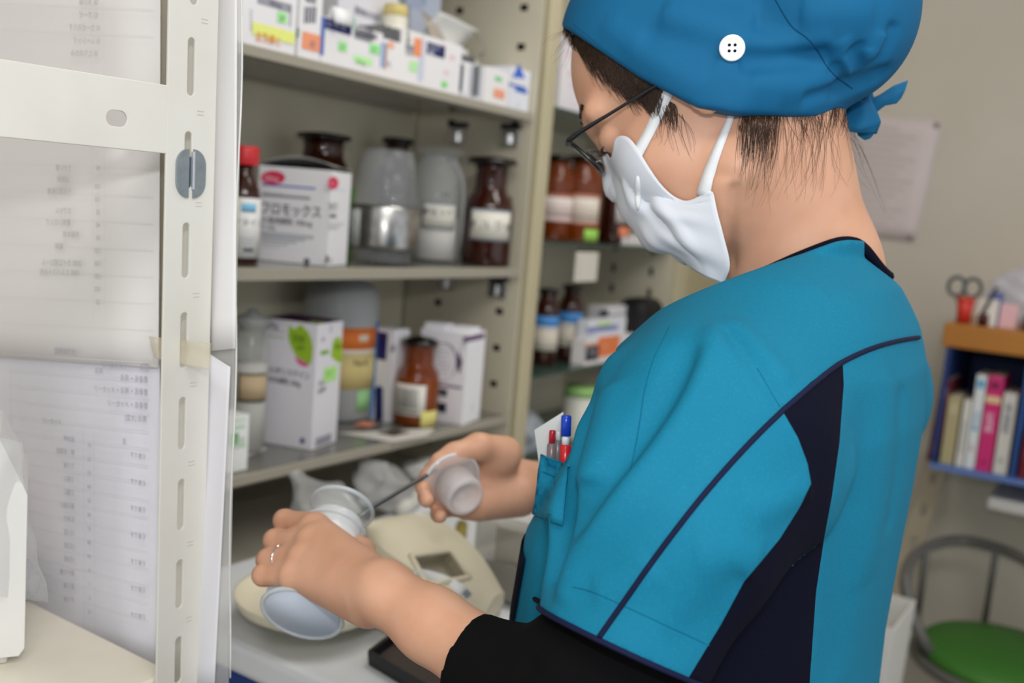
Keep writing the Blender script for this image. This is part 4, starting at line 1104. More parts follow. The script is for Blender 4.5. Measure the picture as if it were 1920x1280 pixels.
def glass_jar(name, label, cat, px, py, x, prof, glass, fill=None, fill_to=.5, stopper=None, group=None, zs=None):
    """prof: list of (radius, height) in pixels from the base up; fill: colour of the contents"""
    p = PX(px, py, x); k = proj(p)[2]/F_PX; loc = np.array([p[0], p[1], zs if zs is not None else p[2]])
    t = thing(name, label, cat, loc, group); M = Matrix.Translation(tuple(loc)); pr = [(r*k, z*k) for r, z in prof]
    wall = .0022
    o = MB(); inner = [(max(r-wall, .0005), max(z, .006)) for r, z in pr if z*1 >= 0]
    o.lathe([(.0005, .0008)]+[(r, z) for r, z in pr]+[(r-wall if i == 0 else max(r-wall, .0005), z if i == 0 else max(z, .005)) for i, (r, z) in enumerate(pr[::-1])]+[(.0005, .005)], M, 36)
    obj('bottle_body', o, glass, t)
    if fill:
        H = pr[-1][1]*fill_to; pts = [(r-wall*1.25, max(z, .0056)) for r, z in pr if z < H]; rz = np.interp(H, [z for r, z in pr], [r for r, z in pr]); c = MB()
        c.lathe([(.0004, .0056)]+pts+[(rz-wall*1.25, H), (.0004, H)], M, 28); obj('contents', c, mat(fill, .8), t)
    if stopper:
        s = MB(); s.lathe([(r*k, z*k) for r, z in stopper[0]], M, 32); obj('stopper', s, stopper[1], t)
    return t, loc, k
# ================================================================== top shelf
def bt(px): return 66+.2535*(px-433)                       # where the top shelf's front edge runs
GRP = 'medicine cartons on the top shelf'
def top_box(pxl, pxr, pyt, x=-.956, d=.085, col='#e6e4e6', hgt=None): return shelf_box(pxl, pxr, bt, pyt, Z_TOP, x, d, col, hgt)
b = top_box(437, 553, -70); f = b.front
b.r(f, 482, 6, 545, 8.5, '#9a9aa5'); b.r(f, 543.5, 8, 545, 50, '#a6a6b0'); b.t(f, '50mg', 505, 9, 14, '#55565f'); b.t(f, '外用散', 480, -20, 22, '#44454d')
for i in range(7): b.r(f, 468, 18+i*6, 473, 21+i*6, '#77777f')
b.r(f, 520, 20, 537, 46, '#a4e39a', .0006); b.t(f, 'ア', 523, 41, 15, '#3f7a40', off=.0009)
b.r(f, 473, 40, 551, 84, '#e7ec86', .0010); b.t(f, '主熱傷と', 478, 74, 20, '#e0923a', off=.0013, sx=.85)
b.done('medicine_carton', 'tall white carton with a yellow handwritten note, leftmost on the top shelf', 'carton', GRP)
b = top_box(558, 600, -50, d=.07); f = b.front
for i in range(4): b.r(f, 571+i*6, 12, 573.5+i*6, 44, '#6d6d77')
b.t(f, '製剤', 572, 2, 15, '#5b5b66'); b.r(f, 556.5, 52, 560, 70, '#4b7a52'); b.r(f, 567, 58, 598.5, 99, '#f29a74', .0007); b.t(f, '劇', 579, 88, 17, '#b98e84', off=.001)
b.done('medicine_carton', 'narrow white carton with an orange sticker, second from the left on the top shelf', 'carton', GRP)
b = top_box(601.5, 714, 28, d=.075); f = b.front
b.r(f, 602.5, 30, 606.5, 104, '#5b74b5'); b.r(f, 610, 33, 658, 67, '#1f2360', .0006); b.t(f, 'シーサール', 613, 47, 11, '#cfd0e6', off=.0009, sx=.95); b.t(f, '10mg', 613, 59, 10, '#cfd0e6', off=.0009)
b.t(f, 'ベル坐剤', 668, 57, 18, '#55565f', sx=.7); 
for i in range(3): b.r(f, 664, 62+i*5, 708-i*6, 64+i*5, '#9a9aa3')
b.r(f, 634, 76, 650, 99, '#a4e39a', .0006); b.t(f, 'ア', 637, 94, 13, '#5a9a58', off=.0009); b.r(f, 693, 80, 712, 104, '#9ee39a', .0006); b.t(f, 'ア', 696, 99, 13, '#5a9a58', off=.0009)
b.r(f, 664, 102, 697, 124, '#b9eda6', .0006); b.t(f, '20mg', 667, 118, 12, '#86ba7c', off=.0009)
fl = []
for t in np.linspace(0, 1, 8):                              # opened lid flap curling over the front
    a, c = f.uv(620, 22), f.uv(656, 30); z = .020*math.sin(t*2.6); o = .012*t-.004
    fl.append([f.o+f.u*a[0]+f.v*(b.h+z-.016*t*t)+f.n*o, f.o+f.u*c[0]+f.v*(b.h+z-.016*t*t)+f.n*o])
b.sheet(fl, '#f4f3f2'); 
a = f.uv(657, 34); q = [[f.o+f.u*(a[0]+.002*i)+f.v*(b.h+.016*math.sin(t*2.6)-.020*t*t)+f.n*(.012*t-.003) for i in (0, 1)] for t in np.linspace(0, 1, 6)]
b.sheet(q, '#5fb99a')
b.done('medicine_carton', 'wide white carton with a navy label and three green stickers, lid flap open', 'carton', GRP)
b = top_box(628, 738, -60, -1.045, .06, '#dddde3'); b.t(b.front, '25mg', 665, 20, 14, '#666671'); b.r(b.front, 664, 26, 712, 28, '#a9a9b5')
b.done('medicine_carton', 'tall pale carton reading 25mg, standing behind the wide navy-label carton', 'carton', GRP)
b = top_box(714, 786, 70, d=.075, col='#e9e6e6'); f = b.front
b.r(f, 714.5, 78, 722, 128, '#a9b6d6'); b.r(f, 723, 80, 725, 132, '#efc8bd'); b.r(f, 728, 77, 738, 92, '#f3b090', .0006); b.t(f, 'ア', 732, 128, 14, '#6b7184', rot=1.35)
s0, s1 = f.uv(752, 20)[1], f.uv(785, 30)
b.ruv(f, f.uv(753, 60)[0], b.h-.001, b.w, b.h+.022, '#e7e4e2', -.0004); b.ruv(f, f.uv(778, 60)[0], b.h-.012, b.w-.0006, b.h+.014, '#ef9465', .0006)
b.t(f, 'ベタ新', 762, 44, 13, '#7a7f70', rot=-1.45); 
for i in range(5): b.r(f, 760, 86+i*4, 782-2*i, 88+i*4, '#8f9096')
b.r(f, 768, 113, 782, 136, '#b7eaa8', .0006)
b.mb.box((b.w*.52, b.h-.002, -.075), (b.w, b.h+.022, -.0006), 0, frame(b.A, b.u, b.v, b.n), .0006)
b.done('medicine_carton', 'white carton with an orange edge label and a torn-off top', 'carton', GRP)
ub = b
bl = MB()
for i in range(9):                                           # blister strips standing in the carton
    x0 = ub.w*.02+i*ub.w*.052
    bl.box((x0, .010, -.060), (x0+.0012, ub.h+.019+.0015*math.sin(i*2.1), -.004), 0, frame(ub.A, ub.u, ub.v, ub.n))
    for j in range(4): bl.box((x0-.0005, ub.h-.004+j*.006, -.010-j*.001), (x0+.0016, ub.h-.001+j*.006, -.0045), 0, frame(ub.A, ub.u, ub.v, ub.n))
tag(obj('blister_strips', bl, mat('#a9a9ae', .3, metal=.6), None, tuple(ub.A)), 'bundle of silver blister strips poking out of the torn-off carton', 'blister pack')
p = PX(742, 20, -1.02); k = proj(p)[2]/F_PX
t = thing('lidded_jar', 'small jar with a yellow lid standing at the back of the top shelf', 'jar', (p[0], p[1], Z_TOP))
h0 = p[2]-Z_TOP; obj('jar_body', MB().lathe([(.0004, 0), (.019, 0), (.019, h0-.010), (.0004, h0-.010)], Matrix.Translation((p[0], p[1], Z_TOP)), 28), mat('#ece8d8', .4), t)
obj('lid', MB().lathe([(.0004, h0-.010), (.0185, h0-.010), (.0185, h0+.006), (.017, h0+.008), (.0004, h0+.008)], Matrix.Translation((p[0], p[1], Z_TOP)), 28), mat('#dccb84', .45), t)
b = top_box(762, 816, -45, -1.115, .04, '#cfd8ea'); f = b.front; b.r(f, 764, -40, 790, 20, '#b9c5e0'); b.t(f, 'PTP', 798, 12, 16, '#6d86c4', rot=1.4); b.r(f, 795, -30, 812, -8, '#7f95cf')
b.done('medicine_carton', 'pale blue carton at the back of the top shelf beside the yellow-lidded jar', 'carton', GRP)
b = top_box(787, 861, 62, d=.08); f = b.front
b.r(f, 787.5, 72, 793, 152, '#c9cede'); b.r(f, 801, 78, 833, 110, '#1b2158', .0006); b.t(f, 'ヒルナミ', 803, 90, 9.5, '#d5d6ea', off=.0009); b.t(f, '錠剤', 803, 101, 9, '#d5d6ea', off=.0009); b.r(f, 829, 84, 833, 87, '#c2528f', .0007)
b.t(f, 'タケ', 842, 112, 13, '#e79a9d', sx=.8); b.t(f, 'アサ', 831, 140, 11, '#e58f94', sx=.8); b.r(f, 843, 131, 861, 136, '#7c9ed6'); b.r(f, 828, 151, 838, 165, '#8be07c', .0006); b.t(f, 'ア', 830, 163, 9, '#5a9a58', off=.0009)
b.done('medicine_carton', 'white carton with a small navy square, in front of the open white flap', 'carton', GRP)
# open carton with big flap behind it
b = top_box(800, 872, 70, -1.05, .05, '#e4e2e0'); f = b.front
rows = []
for t_ in np.linspace(0, 1, 10):
    a = -2.2+2.6*t_; rows.append([b.A+b.u*(b.w*s_)+b.v*(b.h+.040*t_+.004*math.sin(3*s_+t_))+b.n*(.028*math.sin(a*.7)) for s_ in np.linspace(.1, 1.15, 6)])
b.sheet(rows, '#efedea')
b.sheet([[b.A+b.u*(b.w*(.02+.35*s_)-.012*t_)+b.v*(b.h+.045*t_*(1-.25*s_))+b.n*(.004-.02*t_) for s_ in np.linspace(0, 1, 4)] for t_ in np.linspace(0, 1, 5)], '#b5a99b')
b.sheet([[b.A+b.u*(b.w*(.92+.10*s_))+b.v*(b.h+.030-.040*t_)+b.n*(.012+.02*math.sin(2*t_)) for s_ in np.linspace(0, 1, 3)] for t_ in np.linspace(0, 1, 6)], '#8d867c')
b.done('medicine_carton', 'opened white carton with a large lid flap standing up at the back', 'carton', GRP)
b = top_box(863, 904, 112, d=.07, col='#d9dade'); f = b.front; b.r(f, 863.5, 120, 866.5, 172, '#6e747c'); b.r(f, 868, 118, 874, 174, '#f0eeee')
for i in range(8): b.r(f, 877.5+i*.1, 124+i*6, 880, 127.5+i*6, '#a9abb2')
for i in range(5): b.r(f, 884+i*3.6, 122, 885.5+i*3.6, 182, '#c6c8cf')
b.sheet([[b.A+b.u*(b.w*(.72+.5*t_))+b.v*(b.h+.012*math.cos(t_*1.5)-.006*t_)+b.n*(-.03+.02*s_) for s_ in np.linspace(0, 1, 4)] for t_ in np.linspace(0, 1, 6)], '#e4e1cf')
b.done('medicine_carton', 'slim grey-white carton with thin vertical lines and a curled cream insert', 'carton', GRP)
vb = b; bl = MB()
for i in range(6):
    x0 = vb.w*.05+i*vb.w*.11; bl.box((x0, .008, -.055), (x0+.0012, vb.h+.010+.001*math.sin(i*1.7), -.003), 0, frame(vb.A, vb.u, vb.v, vb.n))
tag(obj('blister_strips', bl, mat('#a2a3a3', .3, metal=.6), None, tuple(vb.A)), 'short bundle of grey blister strips in the slim lined carton', 'blister pack')
b = top_box(906, 952, 122, d=.06, col='#e6e4e4'); f = b.front; b.r(f, 928, 142, 940, 154, '#7fc98c', .0006); b.r(f, 926, 165, 945, 187, '#f59a7d', .0006); b.t(f, 'ア', 930, 182, 13, '#f2c3ae', off=.0009)
b.done('medicine_carton', 'small white carton with one green and one orange sticker near the shelf end', 'carton', GRP)
b = top_box(954, 990, 122, d=.06, col='#dfe1ea'); f = b.front; b.poly(f, [(960, 145), (985, 147), (981, 140), (973, 119)][::-1], '#2f62c8'); b.t(f, '4', 966, 142, 11, '#9db7ea', off=.0007)
b.r(f, 955, 150, 988, 157, '#e7e2d8'); b.r(f, 953.5, 160, 986, 164, '#4b6fc0'); b.r(f, 966, 163, 988, 177, '#3b65bd'); b.t(f, '2', 968, 200, 13, '#84c08a')
b.done('medicine_carton', 'small carton with a blue triangle mark, last on the top shelf', 'carton', GRP)

# ================================================================== middle shelf
t, loc, k = glass_jar('medicine_bottle', 'amber bottle with a red screw cap and a yellow and white label', 'bottle', 452, 491, -1.0, [(29, 0), (31, 3), (31, 120), (27, 140), (17, 158), (14, 170), (14, 184)], M_AMBERD, '#6b3a1c', .55, zs=Z_MID)
obj('cap', MB().lathe([(.0004, 181*k), (22*k, 181*k), (24*k, 184*k), (24*k, 212*k), (22*k, 216*k), (.0004, 216*k)], Matrix.Translation(tuple(loc)), 30), mat('#d8343a', .35), t)
lb = MB(); r = 31.4*k; arc_patch(lb, loc, r, -1.3, -.30, loc[2]+12*k, loc[2]+122*k, 1); arc_patch(lb, loc, r, -.30, 1.4, loc[2]+12*k, loc[2]+122*k, 0); arc_patch(lb, loc, r*1.012, -.12, .75, loc[2]+96*k, loc[2]+112*k, 2)
arc_text(lb, 'アタイン', loc, r*1.02, .36, loc[2]+72*k, 15*k, 3); arc_patch(lb, loc, r*1.012, .1, .7, loc[2]+24*k, loc[2]+30*k, 3)
for i in range(4): arc_patch(lb, loc, r*1.012, -.1, .7-.1*i, loc[2]+(48-i*6)*k, loc[2]+(50.5-i*6)*k, 4)
obj('label', lb, [mat('#eeeeec', .6), mat('#ebe28a', .6), mat('#86c6ea', .6), mat('#4a505c', .6), mat('#b9bcc2', .6)], t)
M_LIDD = mat('#17100d', .12, coat=.5)
glass_jar('reagent_jar', 'dark amber jar with a flat black stopper, behind the white carton with a red oval', 'jar', 594, 494, -1.125, [(50, 0), (52, 4), (52, 145), (46, 168), (38, 182), (36, 200), (38, 212)], M_AMBERD, '#2a120a', .6, ([(30, 206), (33, 212), (50, 216), (51, 220), (48, 224), (12, 228), (.01, 229)], M_LIDD), zs=Z_MID)
b = turned_box((477, 500), (613, 509), (652, 495), 319, Z_MID, 22, '#e9e8ec', -.955); f = b.front; g = b.right
b.ell(f, 512, 333, 23, 13, '#d93a5c'); b.t(f, '100mg', 496, 338, 14, '#f2b9c4', off=.0008, sx=.8); b.r(f, 491, 347, 592, 352, '#2f57b8')
b.t(f, 'フロモックス', 491, 398, 25, '#33363f', sx=.82); b.t(f, '小児用細粒 100mg', 490, 416, 13.5, '#4a4d57', sx=.95); b.t(f, '包 100g', 489, 428, 9, '#5e616a')
for i in range(2): b.r(f, 491, 361+i*6, 530+i*52, 363.5+i*6, '#8f929b')
for i in range(5): b.r(f, 490, 440+i*5.5, 588-i*16, 442+i*5.5, '#bcbfc6')
b.ell(f, 575, 490, 6, 6, '#454852'); b.t(f, 'S', 572, 494, 9, '#d6d7dc', off=.0008)
b.ell(g, 624.5, 343, 10, 12, '#d93a5c'); b.t(g, '100', 619, 347, 9, '#f2b9c4', off=.0008); b.r(g, 615, 353.5, 648, 357.5, '#2f57b8'); b.t(g, 'フロモックス', 615, 393, 18, '#33363f', sx=.42); b.t(g, '小児用細粒', 615, 408, 10, '#4a4d57', sx=.8)
for i in range(3): b.r(g, 615, 418+i*5, 645-i*6, 420+i*5, '#a2a5ad')
b.r(g, 611, 479, 615, 493, '#3d404a'); b.t(g, '散', 618, 492, 9, '#6a6d76')
lidrows = [[b.A+b.u*(b.w*s_)+b.v*(b.h+.004+.012*math.sin(s_*2.9)*(1-t_))+b.n*(-b.d*t_) for s_ in np.linspace(0, 1.02, 8)] for t_ in np.linspace(0, 1, 5)]
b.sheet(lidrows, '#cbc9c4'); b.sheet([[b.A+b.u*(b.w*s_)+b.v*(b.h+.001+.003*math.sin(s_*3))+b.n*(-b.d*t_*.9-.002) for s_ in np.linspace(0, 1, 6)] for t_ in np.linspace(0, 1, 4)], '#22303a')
b.done('medicine_carton', 'white carton with a red oval and blue line, lid half open, middle shelf', 'carton')
b = Crate(PZ(600, 488, Z_MID)*np.array([0, 1, 0])+np.array([-1.070, .048, Z_MID]), (0, 1, 0), .044, .03, .112, '#4f8a3c'); b.done('medicine_carton', 'green-topped carton mostly hidden behind the white carton with a red oval', 'carton')
# clear shaker with a brushed steel band
p = PX(716, 497, -1.00); k = proj(p)[2]/F_PX; loc = np.array([p[0], p[1], Z_MID]); t = thing('measuring_shaker', 'clear plastic shaker cup with a wide brushed steel band', 'shaker', loc); M = Matrix.Translation(tuple(loc))
obj('lower_cup', MB().lathe([(.0004, 0), (50*k, 0), (53*k, 4*k), (58*k, 30*k), (58*k-.0015, 30*k), (52*k-.0015, 6*k), (.0004, 6*k)], M, 40), M_CLEARP, t)
obj('steel_band', MB().lathe([(58*k, 28*k), (64*k, 31*k), (65*k, 36*k), (65*k, 104*k), (63*k, 108*k), (59*k, 108*k), (59*k, 31*k)], M, 48), mat('#b9b8b6', .28, metal=1.0, var=(90, '#a9a8a5', .4, .6)), t)
obj('clear_dome', MB().lathe([(58*k, 104*k), (62*k, 112*k), (52*k, 190*k), (48*k, 206*k), (43*k, 211*k), (.0004, 213*k), (.0004, 211*k), (42*k, 209*k), (50*k, 188*k), (60*k, 112*k), (57*k, 104*k)], M, 40), M_CLEARP, t)
gm = MB()
for z in (125, 150): arc_patch(gm, loc, (60-.12*(z-112))*k*1.01, .1, .5, loc[2]+z*k, loc[2]+(z+2)*k)
obj('graduation', gm, mat('#8a8f94', .6), t)
obj('paper_tag', arc_patch(MB(), loc, 66*k, -1.25, -.75, loc[2]+32*k, loc[2]+98*k), mat('#dde4e2', .6), t)
glass_jar('reagent_jar', 'amber jar with a round black stopper, behind the steel-banded shaker', 'jar', 731, 490, -1.135, [(33, 0), (34, 4), (34, 140), (30, 160), (22, 172), (21, 200), (23, 206)], M_AMBERD, '#2a120a', .6, ([(18, 200), (20, 206), (30, 209), (30, 214), (27, 218), (.01, 220)], M_LIDD), zs=Z_MID)
t, loc, k = glass_jar('storage_jar', 'clear wide jar with a handwritten label and white powder, beside the steel-banded shaker', 'jar', 810, 491, -1.05, [(42, 0), (44, 3), (44, 165), (40, 178), (36, 186), (37, 196)], M_CLEAR, '#e2dcd6', .42, ([(34, 192), (40, 195), (48, 197), (48, 206), (43, 210), (.01, 212)], M_CLEARP), zs=Z_MID)
lb = MB(); arc_patch(lb, loc, 44.6*k, -.6, .95, loc[2]+62*k, loc[2]+108*k, 1); arc_patch(lb, loc, 45*k, -.54, .9, loc[2]+65*k, loc[2]+105*k, 0); arc_text(lb, '酸化マグ', loc, 45.6*k, .10, loc[2]+86*k, 15*k, 2)
obj('label', lb, [mat('#e7e4d8', .6), mat('#8e99a6', .6), mat('#3d3f46', .6)], t)
sh = MB(); pts = [(850, 300), (868, 330), (872, 400), (866, 470), (852, 488)]
sh.grid(np.array([[PX(x_-7+14*s_, y_, -1.025+.012*math.sin(4*s_+y_/60)) for s_ in np.linspace(0, 1, 6)] for x_, y_ in smooth_px(pts)]), 0, True, .0004)
zmin = min(v[2] for v in sh.v); sh.v = [(v[0], v[1], v[2]-zmin+Z_MID+.0005) for v in sh.v]
tag(obj('plastic_bag', sh, film('#e9edf0', .33, .15)), 'clear plastic bag crumpled between the clear jar and the right-hand amber jar', 'bag')
t, loc, k = glass_jar('reagent_jar', 'amber reagent jar with a black stopper and framed label, right end of middle shelf', 'jar', 909, 498, -.985, [(44, 0), (46, 4), (46, 104), (42, 122), (32, 134), (29, 145), (29, 176), (33, 182)], M_AMBERD, '#3a160a', .62, ([(24, 178), (30, 183), (46, 187), (48, 190), (44, 196), (20, 200), (.01, 202)], M_LIDD), zs=Z_MID)
lb = MB(); arc_patch(lb, loc, 46.6*k, -.78, 1.05, loc[2]+47*k, loc[2]+103*k, 1); arc_patch(lb, loc, 47*k, -.72, 1.0, loc[2]+51*k, loc[2]+99*k, 0); arc_text(lb, 'オ ユ ラ Na', loc, 47.6*k, .18, loc[2]+68*k, 19*k, 2)
obj('label', lb, [mat('#eae6da', .6), mat('#9aa4ae', .6), mat('#3d3a38', .6)], t)

# ================================================================== lower shelf
t, loc, k = glass_jar('storage_jar', 'clear glass jar with a ground stopper and tan label, left end of the lower shelf', 'jar', 460, 862, -1.03, [(33, 0), (35, 4), (35, 190), (31, 208), (25, 218), (24, 236), (30, 240)], M_CLEAR, '#dcd9d2', .70, ([(22, 228), (24, 236), (33, 242), (34, 247), (30, 254), (12, 260), (8, 268), (.01, 270)], mat('#cfd2d0', .25, trans=.5)), zs=Z_LOW)
lb = MB(); arc_patch(lb, loc, 35.6*k, -.58, 1.0, loc[2]+100*k, loc[2]+154*k, 1); arc_patch(lb, loc, 36*k, -.50, 1.0, loc[2]+105*k, loc[2]+149*k, 0); arc_text(lb, 'ケイ酸', loc, 36.4*k, .15, loc[2]+120*k, 17*k, 2)
obj('label', lb, [mat('#cdb592', .6), mat('#6f6a5a', .6), mat('#4a4034', .6)], t)
b = turned_box((484, 832), (583, 845), (637, 824), 607, Z_LOW, 30, '#e6e4ec'); f = b.front; g = b.right
b.ruv(b.top, .0, .0, b.w, b.d, '#4a1f4e'); b.ruv(b.top, b.w*.75, b.d*.1, b.w, b.d*.3, '#b7d86a', .0006)
b.t(f, '100g', 502, 613, 13, '#6e7487'); b.r(f, 501, 628, 533, 634, '#7fae3a'); b.r(f, 503, 619, 535, 621, '#b2b6c2')
LEAF = [(541, 620), (543, 608), (547, 613), (553, 617), (560, 611), (565, 608), (571, 615), (578, 622), (584, 635), (587, 652), (585, 672), (582, 684), (570, 678), (556, 668), (546, 650), (540, 632)]
b.poly(f, LEAF[::-1], '#9cc22e'); b.t(f, '500', 549, 640, 20, '#4f7420', off=.0008, sx=.9); b.t(f, '細粒', 556, 654, 9, '#5f8426', off=.0008)
b.poly(f, [(554, 668), (566, 676), (580, 683), (574, 688), (562, 684), (556, 677)][::-1], '#e2519b')
b.t(f, 'カルボシステイン', 495, 695, 14.5, '#3c3f4a', sx=.85, rot=-.03); b.t(f, 'DS50%細粒 500g', 495, 712, 13, '#3c3f4a', sx=.85, rot=-.03)
b.ell(f, 567, 826, 5, 6, '#5d668f')
b.t(g, 'Z', 617, 622, 15, '#8b93a8'); b.t(g, '100', 602, 640, 9, '#6e7487'); b.r(g, 601, 658, 616, 663, '#7fae3a')
b.poly(g, [(620, 668), (624, 640), (630, 632), (638, 632), (641, 650), (640, 680), (632, 678)][::-1], '#9cc22e'); b.t(g, '500', 627, 655, 13, '#4f7420', off=.0008)
b.r(g, 607, 690, 630, 711, '#b6ee8e', .0007); b.t(g, 'セフ', 610, 706, 12, '#6fae58', off=.001); b.t(g, 'カルボシス', 597, 725, 13, '#3c3f4a', sx=.6, rot=.15); b.t(g, 'DS50%', 596, 739, 12, '#3c3f4a', sx=.8, rot=.15); b.r(g, 592, 822, 620, 827, '#9a9cab')
b.done('medicine_carton', 'tall white carton with a green leaf and purple top on the lower shelf', 'carton')
t, loc, k = glass_jar('plastic_jug', 'large frosted white jug with an orange and yellow label', 'jug', 627, 800, -1.125, [(66, 0), (70, 6), (70, 205), (66, 232), (52, 248), (30, 256), (26, 262)], mat('#d3d6d8', .4, trans=.35, ior=1.35), '#d2d4d6', .86, zs=Z_LOW)
obj('cap', MB().lathe([(.0004, 256*k), (25*k, 256*k), (26*k, 266*k), (.0004, 268*k)], Matrix.Translation(tuple(loc)), 28), mat('#cfbf63', .45), t)
lb = MB(); r = 70.5*k; arc_patch(lb, loc, r, -.2, 1.35, loc[2]+133*k, loc[2]+172*k, 0); arc_patch(lb, loc, r, -.2, 1.35, loc[2]+124*k, loc[2]+133*k, 3); arc_patch(lb, loc, r, -.2, 1.35, loc[2]+60*k, loc[2]+124*k, 1); arc_text(lb, 'Na-K', loc, r*1.01, .62, loc[2]+104*k, 15*k, 2); arc_patch(lb, loc, r*1.006, .5, .8, loc[2]+148*k, loc[2]+160*k, 3)
arc_patch(lb, loc, r, .55, 1.0, loc[2]+18*k, loc[2]+58*k, 4)
obj('label', lb, [mat('#ee7f33', .6), mat('#e3cf8c', .6), mat('#4a3f2c', .6), mat('#f3e6d4', .6), mat('#a5dd9a', .6)], t)
b = turned_box((692, 783), (729, 793), (757, 772), 618, Z_LOW, 38, '#e9e8ee'); f = b.front; g = b.right
b.r(f, 690, 600, 699, 782, '#4a92d6'); b.r(f, 703, 620, 724, 676, '#1d1f63'); b.poly(f, [(703, 788), (703, 728), (710, 722), (718, 727), (718, 788)], '#1d1f63'); b.t(g, '錠', 738, 660, 14, '#5a5c70', rot=1.4)
b.done('medicine_carton', 'white carton with sky blue and navy stripes, right of the frosted jug', 'carton')
b = turned_box((778, 787), (866, 798), (908, 782), 625, Z_LOW, 24, '#ebe9ee'); f = b.front; g = b.right
ring_ = [(800, 645), (838, 641), (852, 652), (858, 675), (853, 700), (842, 712), (812, 716)]
for q0, q1 in zip(smooth_px(ring_)[:-1], smooth_px(ring_)[1:]): b.poly(f, [q0, q1, (q1[0]-2.2, q1[1]+1.5), (q0[0]-2.2, q0[1]+1.5)], '#54405e')
b.poly(f, [(860, 655), (867, 678), (862, 702), (857, 690), (858, 668)], '#4a2f57')
for i in range(6): b.r(f, 808, 655+i*8, 846-(i % 3)*3, 658+i*8, '#c9cbd6')
b.r(f, 818, 722, 866, 725, '#6a5474'); b.r(f, 820, 727, 838, 744, '#3a3d49', .0006); b.r(f, 817, 753, 836, 774, '#23263a', .0006); b.t(f, 'ム', 822, 742, 12, '#9aa0b4', off=.0009)
b.r(g, 868, 632, 908, 634, '#6a5474'); b.t(g, 'I', 884, 770, 18, '#9fa6bc')
b.mb.box((.004, b.h-.001, -b.d*.5), (b.w*.5, b.h+.010, -.003), 0, frame(b.A, b.u, b.v, b.n), .001); b.mb.box((b.w*.54, b.h-.001, -b.d*.7), (b.w*.98, b.h+.008, -.010), 0, frame(b.A, b.u, b.v, b.n), .001)
b.done('medicine_carton', 'white carton with a purple ring mark at the right end of the lower shelf', 'carton')
t, loc, k = glass_jar('reagent_jar', 'small amber jar with a barcode label and a yellow sticker on the lower shelf', 'jar', 776, 806, -1.0, [(40, 0), (42, 4), (42, 82), (38, 100), (30, 110), (28, 118), (28, 142), (31, 148)], M_AMBER, '#e08a2c', .55, ([(22, 140), (27, 147), (36, 151), (36, 156), (28, 162), (.01, 166)], M_LIDD), zs=Z_LOW)
lb = MB(); r = 42.6*k; arc_patch(lb, loc, r, -1.15, .42, loc[2]+22*k, loc[2]+80*k, 0); rng2 = np.random.default_rng(5); a = -.98
while a < .12:
    w_ = rng2.choice([.035, .06, .09]); arc_patch(lb, loc, r*1.01, a, a+w_, loc[2]+35*k, loc[2]+72*k, 1, 3); a += w_+rng2.choice([.04, .06])
arc_patch(lb, loc, r*1.01, -.95, .1, loc[2]+27*k, loc[2]+31*k, 1)
obj('label', lb, [mat('#ece9e2', .6), mat('#6c6c66', .6)], t)
obj('sticker', arc_patch(MB(), loc, r*1.02, .25, 1.15, loc[2]+2*k, loc[2]+32*k), mat('#e6dc86', .6), t)
b = shelf_box(419, 463, lambda x_: 893-.2*(x_-423), 784, Z_LOW, -.957, .05, '#eceeee'); f = b.front
b.t(f, 'ビオフェル', 434, 793, 8, '#9bcfa0', sx=.8); b.r(f, 434, 800, 458, 802, '#b9dcbc'); b.r(f, 431, 814, 446, 832, '#5aa963'); b.t(f, 'B', 433, 830, 17, '#dff0df', off=.0008); b.t(f, '21', 448, 831, 15, '#6d9a74'); b.r(f, 432, 836, 460, 837.5, '#bcd7be')
b.done('medicine_carton', 'small white carton with green print at the front left of the lower shelf', 'carton')
def flat_card(name, label, cat, corners, z, col, extra=(), group=None):
    c = [PZ(x_, y_, z) for x_, y_ in corners]; mb = MB(); up = np.array([0, 0, .0008]); mats = [mat(col, .55)]
    def quad(c, dz, mi): mb.add([p+up*dz for p in c]+[p+up*(dz+1) for p in c], [(3, 2, 1, 0), (4, 5, 6, 7), (0, 1, 5, 4), (1, 2, 6, 5), (2, 3, 7, 6), (3, 0, 4, 7)], mi)
    quad(c, 0, 0)
    for cc, co in extra: mats.append(mat(co, .55)); quad([PZ(x_, y_, z+.0006) for x_, y_ in cc], .6, len(mats)-1)
    return tag(obj(name, mb, mats, None, tuple(c[0])), label, cat, group)
flat_card('printed_card', 'white printed card lying at the front of the lower shelf under the amber jar', 'card', [(634, 812), (738, 829), (800, 818), (816, 803), (700, 792)][:4], Z_LOW, '#e4e0da', [([(708, 812), (738, 818), (768, 811), (740, 806)], '#4b3f3a')])
flat_card('paper_note', 'small orange paper note lying beside the frosted jug', 'note', [(664, 797), (690, 801), (706, 795), (682, 789)], Z_LOW+.0018, '#f19a7c')
flat_card('paper_slip', 'pale paper slip lying between the small green-print carton and the leaf carton', 'paper', [(464, 856), (500, 842), (486, 834), (462, 838)], Z_LOW, '#e6dada')

